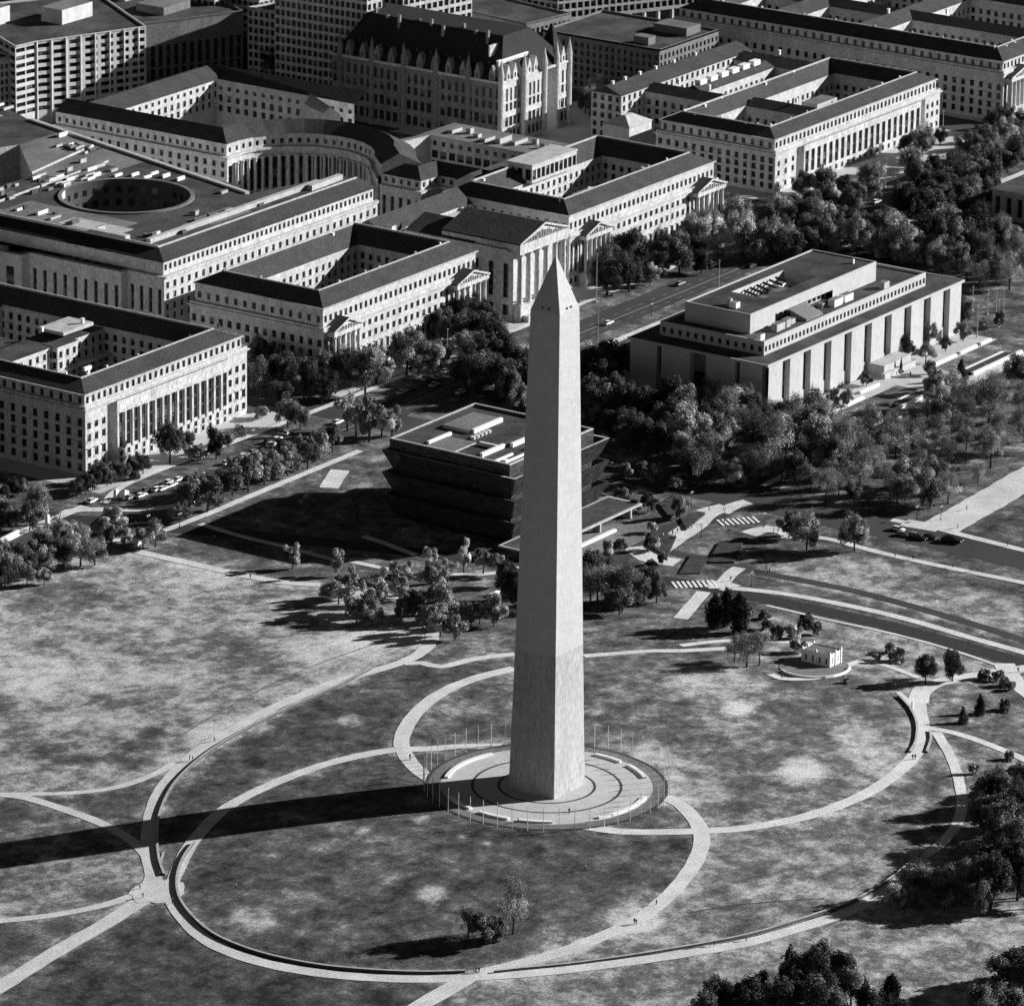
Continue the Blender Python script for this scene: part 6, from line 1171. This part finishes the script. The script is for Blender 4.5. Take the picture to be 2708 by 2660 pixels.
for i, (x, y, m) in enumerate(((400, 276, 'car_grey'), (421, 284, 'car_black'), (455, 277, 'car_white'), (520, 285, 'car_grey'), (560, 276, 'car_black'), (262, 273, 'car_grey'), (230, 284.5, 'car_black'), (345, 284, 'car_white'), (297, 210, 'car_black'), (301, 175, 'car_white'), (294, 140, 'car_grey'))):
    o = copy_tree(protos[m]); o.name = 'moving_car'; o.location = (x, y, -7.93); o.rotation_euler = (0, 0, 0 if i < 8 else math.pi/2); o.scale = (1.15,)*3; tag(o, ['grey car on the avenue, nearest the obelisk of those right of its tip', 'black car on the avenue in the far lane right of the obelisk tip', 'white car on the avenue below the columned auditorium', 'grey car on the avenue before the right hand portico', 'black car on the avenue behind the white museum', 'grey car on the near lane beside the street trees', 'black car in the far lane opposite the parked row', 'white car on the avenue near the middle office block', 'black car on the cross street behind the bronze museum', 'white car on the cross street behind the bronze museum', 'grey car on the cross street behind the bronze museum'][i], 'car', 'moving cars on the streets')
for i in range(26):
    x = 176+i*5.4+rnd.uniform(-.8, .8) if i < 16 else 330+(i-16)*6.2+rnd.uniform(-1, 1); y = 288.3 if i % 3 else 270.5
    if rnd.random() < .2: continue
    o = copy_tree(protos[rnd.choice(['car_white', 'car_white', 'car_black', 'car_grey'])]); o.name = 'parked_car'; o.location = (x, y, -7.93); o.rotation_euler = (0, 0, rnd.uniform(-.04, .04)); o.scale = (1.12,)*3; tag(o, 'kerbside car parked along the avenue', 'car', 'cars parked at the kerbs of the avenue')
# people
def make_person(cl, leg):
    me = bpy.data.meshes.new('skel'); V = [(0, 0, .95), (0, 0, 1.2), (0, 0, 1.42), (0, 0, 1.52), (0, 0, 1.66), (0, .09, .9), (.06, .1, .5), (-.03, .1, .06), (.1, .1, .03), (0, -.09, .9), (-.08, -.1, .5), (-.2, -.1, .08), (-.08, -.1, .03), (0, .2, 1.38), (.02, .25, 1.1), (.1, .24, .85), (0, -.2, 1.38), (-.02, -.25, 1.1), (.02, -.24, .85)]
    E_ = [(0, 1), (1, 2), (2, 3), (3, 4), (0, 5), (5, 6), (6, 7), (7, 8), (0, 9), (9, 10), (10, 11), (11, 12), (2, 13), (13, 14), (14, 15), (2, 16), (16, 17), (17, 18)]
    R = [.15, .14, .15, .06, .11, .09, .07, .045, .04, .09, .07, .045, .04, .07, .05, .035, .07, .05, .035]
    me.from_pydata(V, E_, []); o = bpy.data.objects.new('skel', me); COL.objects.link(o); md = o.modifiers.new('s', 'SKIN')
    for i, r in enumerate(R): me.skin_vertices[0].data[i].radius = (r*1.15, r*1.15)
    me.skin_vertices[0].data[0].use_root = True; o.modifiers.new('u', 'SUBSURF').levels = 1
    bpy.context.view_layer.update(); dg = bpy.context.evaluated_depsgraph_get(); e = bpy.data.meshes.new_from_object(o.evaluated_get(dg)); bpy.data.objects.remove(o)
    e.materials.clear()
    for m in (cl, leg, 'skin'): e.materials.append(MATS[m])
    for p in e.polygons:
        z = p.center.z; p.material_index = 2 if z > 1.5 else (0 if z > .92 else 1); p.use_smooth = True
    return e
PM = [make_person('cloth_dark', 'cloth_dark'), make_person('cloth_light', 'cloth_dark'), make_person('cloth_mid', 'cloth_dark')]
def person(k, x, y, m, label, group='people strolling on the walks'):
    p = at(k, x, y); o = bpy.data.objects.new('person', PM[m]); COL.objects.link(o); o.location = (p[0], p[1], hz(*p)+.12); o.rotation_euler = (0, 0, rnd.uniform(0, 6.28)); tag(o, label, 'person', group); o.scale = (1.1, 1.1, 1.1)
for k, x, y, m, l in (('BL', 1060, 1080, 0, 'person in dark clothes, left of two by the upper left junction'), ('BL', 1078, 1085, 0, 'person in dark clothes, right of two by the upper left junction'), ('BL', 1200, 975, 2, 'person walking alone up the left oval walk'), ('BL', 1400, 65, 0, 'person in dark clothes on the field top path'), ('BL', 783, 1800, 1, 'person in a white top beside the left junction'), ('BL', 1318, 1800, 1, 'person in a white top on the front lawn'),
        ('BL', 965, 1880, 0, 'person in dark clothes at the lower corner of the left junction'), ('BL', 800, 1850, 0, 'person on the lower left path near the junction'), ('BM', 390, 525, 0, 'person in dark clothes on the loop path left of the plaza'), ('BM', 1280, 828, 0, 'person in dark clothes on the plaza ring'), ('BM', 1370, 1145, 1, 'person in pale clothes on the lawn before the plaza'), ('BM', 1768, 1340, 0, 'person walking on the near oval, upper of two groups'), ('BM', 1645, 1445, 0, 'person in a pair on the near oval'), ('BM', 1655, 1450, 2, 'companion in the pair on the near oval'),
        ('BM', 760, 1715, 0, 'person at the bottom junction, left one'), ('BM', 775, 1718, 0, 'person at the bottom junction, right one'), ('BM', 995, 880, 0, 'person sitting height figure behind the front bench'), ('BR', 188, 1500, 0, 'person in dark clothes on the bottom walk, left one'), ('BR', 370, 1470, 0, 'person in dark clothes on the bottom walk, middle one'), ('BR', 1208, 1100, 0, 'person on the bottom walk beside the wood'), ('BR', 1660, 1095, 2, 'person on the side path in the lower right wood'), ('RR', 1298, 1288, 0, 'person in dark clothes, left of two on the right oval'), ('RR', 1312, 1288, 0, 'person in dark clothes, right of two on the right oval'),
        ('RR', 565, 835, 0, 'person on the lodge terrace'), ('RR', 1885, 800, 0, 'person near the right frame walk, left one'), ('RR', 1892, 800, 0, 'person near the right frame walk, right one'), ('RR', 1200, 155, 0, 'person sitting dark on the upper right path, first'), ('RR', 1300, 170, 0, 'person dark on the upper right path, second'), ('RR', 1520, 215, 0, 'person dark on the upper right path, third'), ('RR', 1625, 238, 0, 'person dark on the upper right path, fourth'), ('RR', 280, 290, 0, 'person in black by the kerb beyond the zebra crossing'), ('RR', 1828, 95, 0, 'person on the topmost right path'), ('MR', 1600, 1585, 0, 'person in black on the wide gravel walk'), ('MR', 1550, 1690, 0, 'person at the end of the wide gravel walk'),
        ('MR', 160, 1590, 1, 'person in white at the crossing plaza'), ('MR', 1820, 1080, 1, 'person in white under the grove trees'), ('MR', 1705, 790, 1, 'person in white on the museum lawn'), ('MR', 520, 1710, 0, 'person on the bench side plaza, left'), ('MR', 545, 1710, 0, 'person on the bench side plaza, right'), ('ML', 270, 1440, 1, 'person in white by the left pavement'), ('ML', 650, 1320, 1, 'person in white in the corner crowd, left'), ('ML', 690, 1330, 1, 'person in white in the corner crowd, middle'), ('ML', 820, 1350, 1, 'person in white crossing the avenue'), ('ML', 1080, 1250, 1, 'person in white on the avenue kerb'), ('ML', 610, 1480, 1, 'person in white at the corner lawn'), ('MM', 50, 780, 1, 'person in white in the group at the far kerb, left'), ('MM', 85, 775, 0, 'person in dark in the group at the far kerb, middle'), ('MM', 135, 770, 1, 'person in white in the group at the far kerb, right'), ('ML', 1200, 1540, 1, 'person in pale clothes on the shaded lawn, left'), ('ML', 1660, 1640, 1, 'person in pale clothes on the shaded lawn, right')):
    person(k, x, y, m, l)
for i in range(34):
    cx_, cy_, r_ = ((160, 292, 9), (148, 268, 8), (214, 270, 9), (250, 112, 9), (468, 148, 9), (308, 292, 8), (233, 66, 6))[i % 7]
    p = (cx_+rnd.uniform(-r_, r_), cy_+rnd.uniform(-r_*.4, r_*.4)); o = bpy.data.objects.new('person', PM[rnd.choice((0, 0, 1, 2))]); COL.objects.link(o); o.location = (p[0], p[1], hz(*p)+.12 if cx_ != 468 else -7.8); o.rotation_euler = (0, 0, rnd.uniform(0, 6.28)); o.scale = (1.1,)*3
    tag(o, ('visitor in the crowd at the avenue corner', 'visitor waiting at the corner lawn', 'visitor among the near street trees', 'visitor crossing the pale crossing plaza', 'visitor before the white museum entrance', 'visitor at the far kerb below the broad trees', 'visitor near the lower zebra crossing')[i % 7], 'person', 'crowds at the corners and crossings')
# street lamps
def lampm():
    a = MB(); a.tube((0, 0, 0), (0, 0, .8), .28, .16, 'metal_dark', 8); a.tube((0, 0, .8), (0, 0, 4.8), .12, .09, 'metal_dark', 8); a.tube((-.55, 0, 4.7), (.55, 0, 4.7), .06, .06, 'metal_dark', 6)
    b = MB(); b.ball((0, 0, 0), .3, 'white_paint', 8, 6, 1.3); return a.mesh('post'), b.mesh('globe')
LP, LG = lampm()
for k, x, y, l in (('ML', 335, 1470, 'beside the left pavement above the clump'), ('ML', 265, 1455, 'on the left pavement near the pale crowned tree'), ('ML', 505, 1330, 'left of the corner crowd'), ('ML', 830, 1480, 'at the corner lawn'), ('ML', 1005, 1470, 'at the end of the near avenue pavement'), ('ML', 1415, 1000, 'before the right end of the left office block'), ('ML', 1345, 1210, 'among the near street trees'), ('ML', 1215, 1260, 'among the near street trees, further left'), ('MR', 60, 1560, 'in the garden above the crossing plaza'), ('MR', 245, 1650, 'at the upper zebra crossing'), ('MR', 115, 1740, 'in the middle of the crossing plaza'), ('MR', 465, 1680, 'right of the upper zebra crossing'), ('RR', 395, 320, 'right of the lower zebra crossing'), ('TM', 1740, 1770, 'on the avenue verge before the white museum'), ('MM', 1750, 900, 'in the dark wood by the museum corner'), ('MM', 1700, 1830, 'in the trees right of the obelisk'), ('TR', 700, 1260, 'before the corner of the right palace'), ('MR', 1320, 1640, 'beside the gravel walk'), ('MR', 1455, 1640, 'at the foot of the gravel walk')):
    p = at(k, x, y); t = empty('street_lamp', (p[0], p[1], hz(*p)), 'dark twin globe street lamp '+l, 'street lamp', 'twin globe street lamps')
    o = bpy.data.objects.new('post', LP); COL.objects.link(o); o.parent = t
    for s in (-.55, .55): o = bpy.data.objects.new('globe', LG); COL.objects.link(o); o.parent = t; o.location = (s, 0, 5.05)
# tall flagpoles by the museums
for k, x, y, h, l in (('TM', 1432, 1690, 20, 'before the right hand portico'), ('MM', 1440, 470, 19, 'on the verge between obelisk and white museum'), ('MM', 598, 570, 15, 'before the middle office block'), ('TR', 213, 1660, 15, 'behind the white museum'), ('TR', 1145, 1050, 13, 'before the palace middle'), ('TR', 1220, 1010, 13, 'before the palace right half'), ('TR', 1465, 780, 13, 'at the far corner of the palace'),
        ('MR', 1658, 620, 13, 'tallest in the group right of the museum'), ('MR', 1632, 470, 10, 'first of the rear row right of the museum'), ('MR', 1716, 490, 10, 'second of the rear row right of the museum'), ('MR', 1765, 480, 10, 'third of the rear row right of the museum'), ('MR', 1805, 480, 10, 'fourth of the rear row right of the museum'), ('MR', 1776, 560, 11, 'between the two rows right of the museum'), ('MR', 213, 380, 0, '')):
    if not h: continue
    p = at(k, x, y); mb = MB(); z = hz(*p); mb.tube((p[0], p[1], z), (p[0], p[1], z+h), .2, .1, 'metal_grey', 6); mb.ball((p[0], p[1], z+h), .25, 'white_paint', 6, 4); mb.tube((p[0], p[1], z), (p[0], p[1], z+.5), .6, .4, 'concrete', 8); tag(mb.build('tall_flagpole'), 'tall pale flagpole '+l, 'flagpole', 'tall flagpoles near the museums')
# small kiosks, tents and signs
for k, x, y, q, l in (('ML', 770, 1560, (3, 2.5, 2.6), 'small white kiosk at the corner above the field'), ('ML', 265, 1450, (1.2, 1.2, 3), 'narrow white ticket booth on the left pavement'), ('MM', 865, 1850, (4, 1.4, 1.2), 'small white crate on the lawn left of the obelisk'), ('MR', 1490, 910, (1.0, 1.0, 3.2), 'white sign pillar beside the museum walk'), ('ML', 650, 1310, (1.6, 1.2, 3.0), 'white vendor stand in the corner crowd, left'), ('ML', 700, 1305, (2.4, 1.6, 2.4), 'white vendor stand in the corner crowd, right'), ('RR', 1296, 1000, (.5, .5, 2), 'slim white bollard by the right junction'), ('MR', 1440, 590, (1.2, 1, 3), 'white booth before the museum front')):
    p = at(k, x, y); z = hz(*p); mb = MB(); a, b, h = q; mb.box(p[0]-a/2, p[1]-b/2, z, p[0]+a/2, p[1]+b/2, z+h, 'white_paint'); mb.loft([[(p[0]-a*.6, p[1]-b*.6, z+h), (p[0]+a*.6, p[1]-b*.6, z+h), (p[0]+a*.6, p[1]+b*.6, z+h), (p[0]-a*.6, p[1]+b*.6, z+h)], [(p[0]-a*.15, p[1]-b*.15, z+h*1.25), (p[0]+a*.15, p[1]-b*.15, z+h*1.25), (p[0]+a*.15, p[1]+b*.15, z+h*1.25), (p[0]-a*.15, p[1]+b*.15, z+h*1.25)]], 'white_marble'); tag(mb.build('kiosk'), l, 'kiosk')
# long white bus shelter / hoarding at left frame edge
a, b = at('ML', -40, 1590), at('ML', 108, 1515); mb = MB(); L = math.dist(a, b); nx, ny = -(b[1]-a[1])/L*.8, (b[0]-a[0])/L*.8
mb.prism([a, b, (b[0]+nx, b[1]+ny), (a[0]+nx, a[1]+ny)], -8.1, -5.8, 'white_paint'); tag(mb.build('barrier_wall'), 'long white low wall at the left frame edge beside the clump', 'wall')
# planting beds and hedges
n = 0
for k, q, l in (('MR', ((-120, 1560), (-20, 1500), (60, 1560), (-60, 1640)), 'low dark hedge bed in front of the canopy trees'), ('RR', ((-10, 250), (60, 150), (160, 160), (110, 250)), 'grassy hedge bed above the lower zebra crossing'), ('MR', ((0, 1640), (90, 1600), (140, 1610), (30, 1700)), 'dark planting bed left of the crossing plaza'), ('MM', ((1740, 1500), (1880, 1530), (1830, 1640), (1720, 1580)), 'dark planting bed with shrubs by the entrance canopy'), ('MM', ((1680, 1740), (1740, 1650), (1790, 1690), (1760, 1740)), 'small dark planting bed above the lower zebra crossing'), ('RR', ((150, 190), (220, 80), (360, 60), (300, 190)), 'square dark hedge plot between the streets')):
    P = [at(k, *p) for p in q]; mb = MB(); mb.prism(P if sum((P[i][0]*P[(i+1) % 4][1]-P[(i+1) % 4][0]*P[i][1]) for i in range(4)) > 0 else P[::-1], -8.1, -7.2, 'hedge'); tag(mb.build('planting_bed'), l, 'planting bed')
ORD = ['first', 'second', 'third', 'fourth', 'fifth', 'sixth', 'seventh', 'eighth', 'ninth', 'tenth', 'eleventh', 'twelfth', 'thirteenth', 'fourteenth', 'fifteenth', 'sixteenth', 'seventeenth', 'eighteenth', 'nineteenth', 'twentieth', '21st', '22nd', '23rd', '24th', '25th', '26th', '27th', '28th', '29th', '30th']
def uniq():
    G = {}
    for o in COL.objects:
        if o.parent is None and o.get('label'): G.setdefault(o['label'], []).append(o)
    for lab, L in G.items():
        if len(L) < 2: continue
        def pr(o):
            d = np.array(o.location)-np.array(CAMP); z = d@F_; return (1354+FPX*(d@R_)/z, 1330-FPX*(d@U_)/z)
        P = sorted([(pr(o)[1], pr(o)[0], o.name) for o in L], reverse=True); n = len(L); k = max(1, round(math.sqrt(n/2.5))); per = math.ceil(n/k)
        for r in range(k):
            row = sorted(P[r*per:(r+1)*per], key=lambda q: q[1])
            for i, q in enumerate(row):
                rn = '' if k == 1 else (' in front row' if r == 0 else (' in back row' if r == k-1 else ' in %s row' % ORD[r]))
                o = bpy.data.objects[q[2]]; base = lab
                o['label'] = base+', '+ORD[i]+' from left'+rn
                while len(o['label'].split()) > 16:
                    wz = base.split()[:-1]
                    while wz[-1] in ('the', 'of', 'at', 'in', 'and', 'with', 'a', 'by', 'on', 'before', 'around', 'near', 'along', 'below', 'under', 'behind', 'between', 'beside', 'left', 'right', 'white', 'dark'): wz = wz[:-1]
                    base = ' '.join(wz); o['label'] = base+', '+ORD[i]+' from left'+rn
uniq()
print('objects', len(bpy.data.objects), 'trees', tcount)
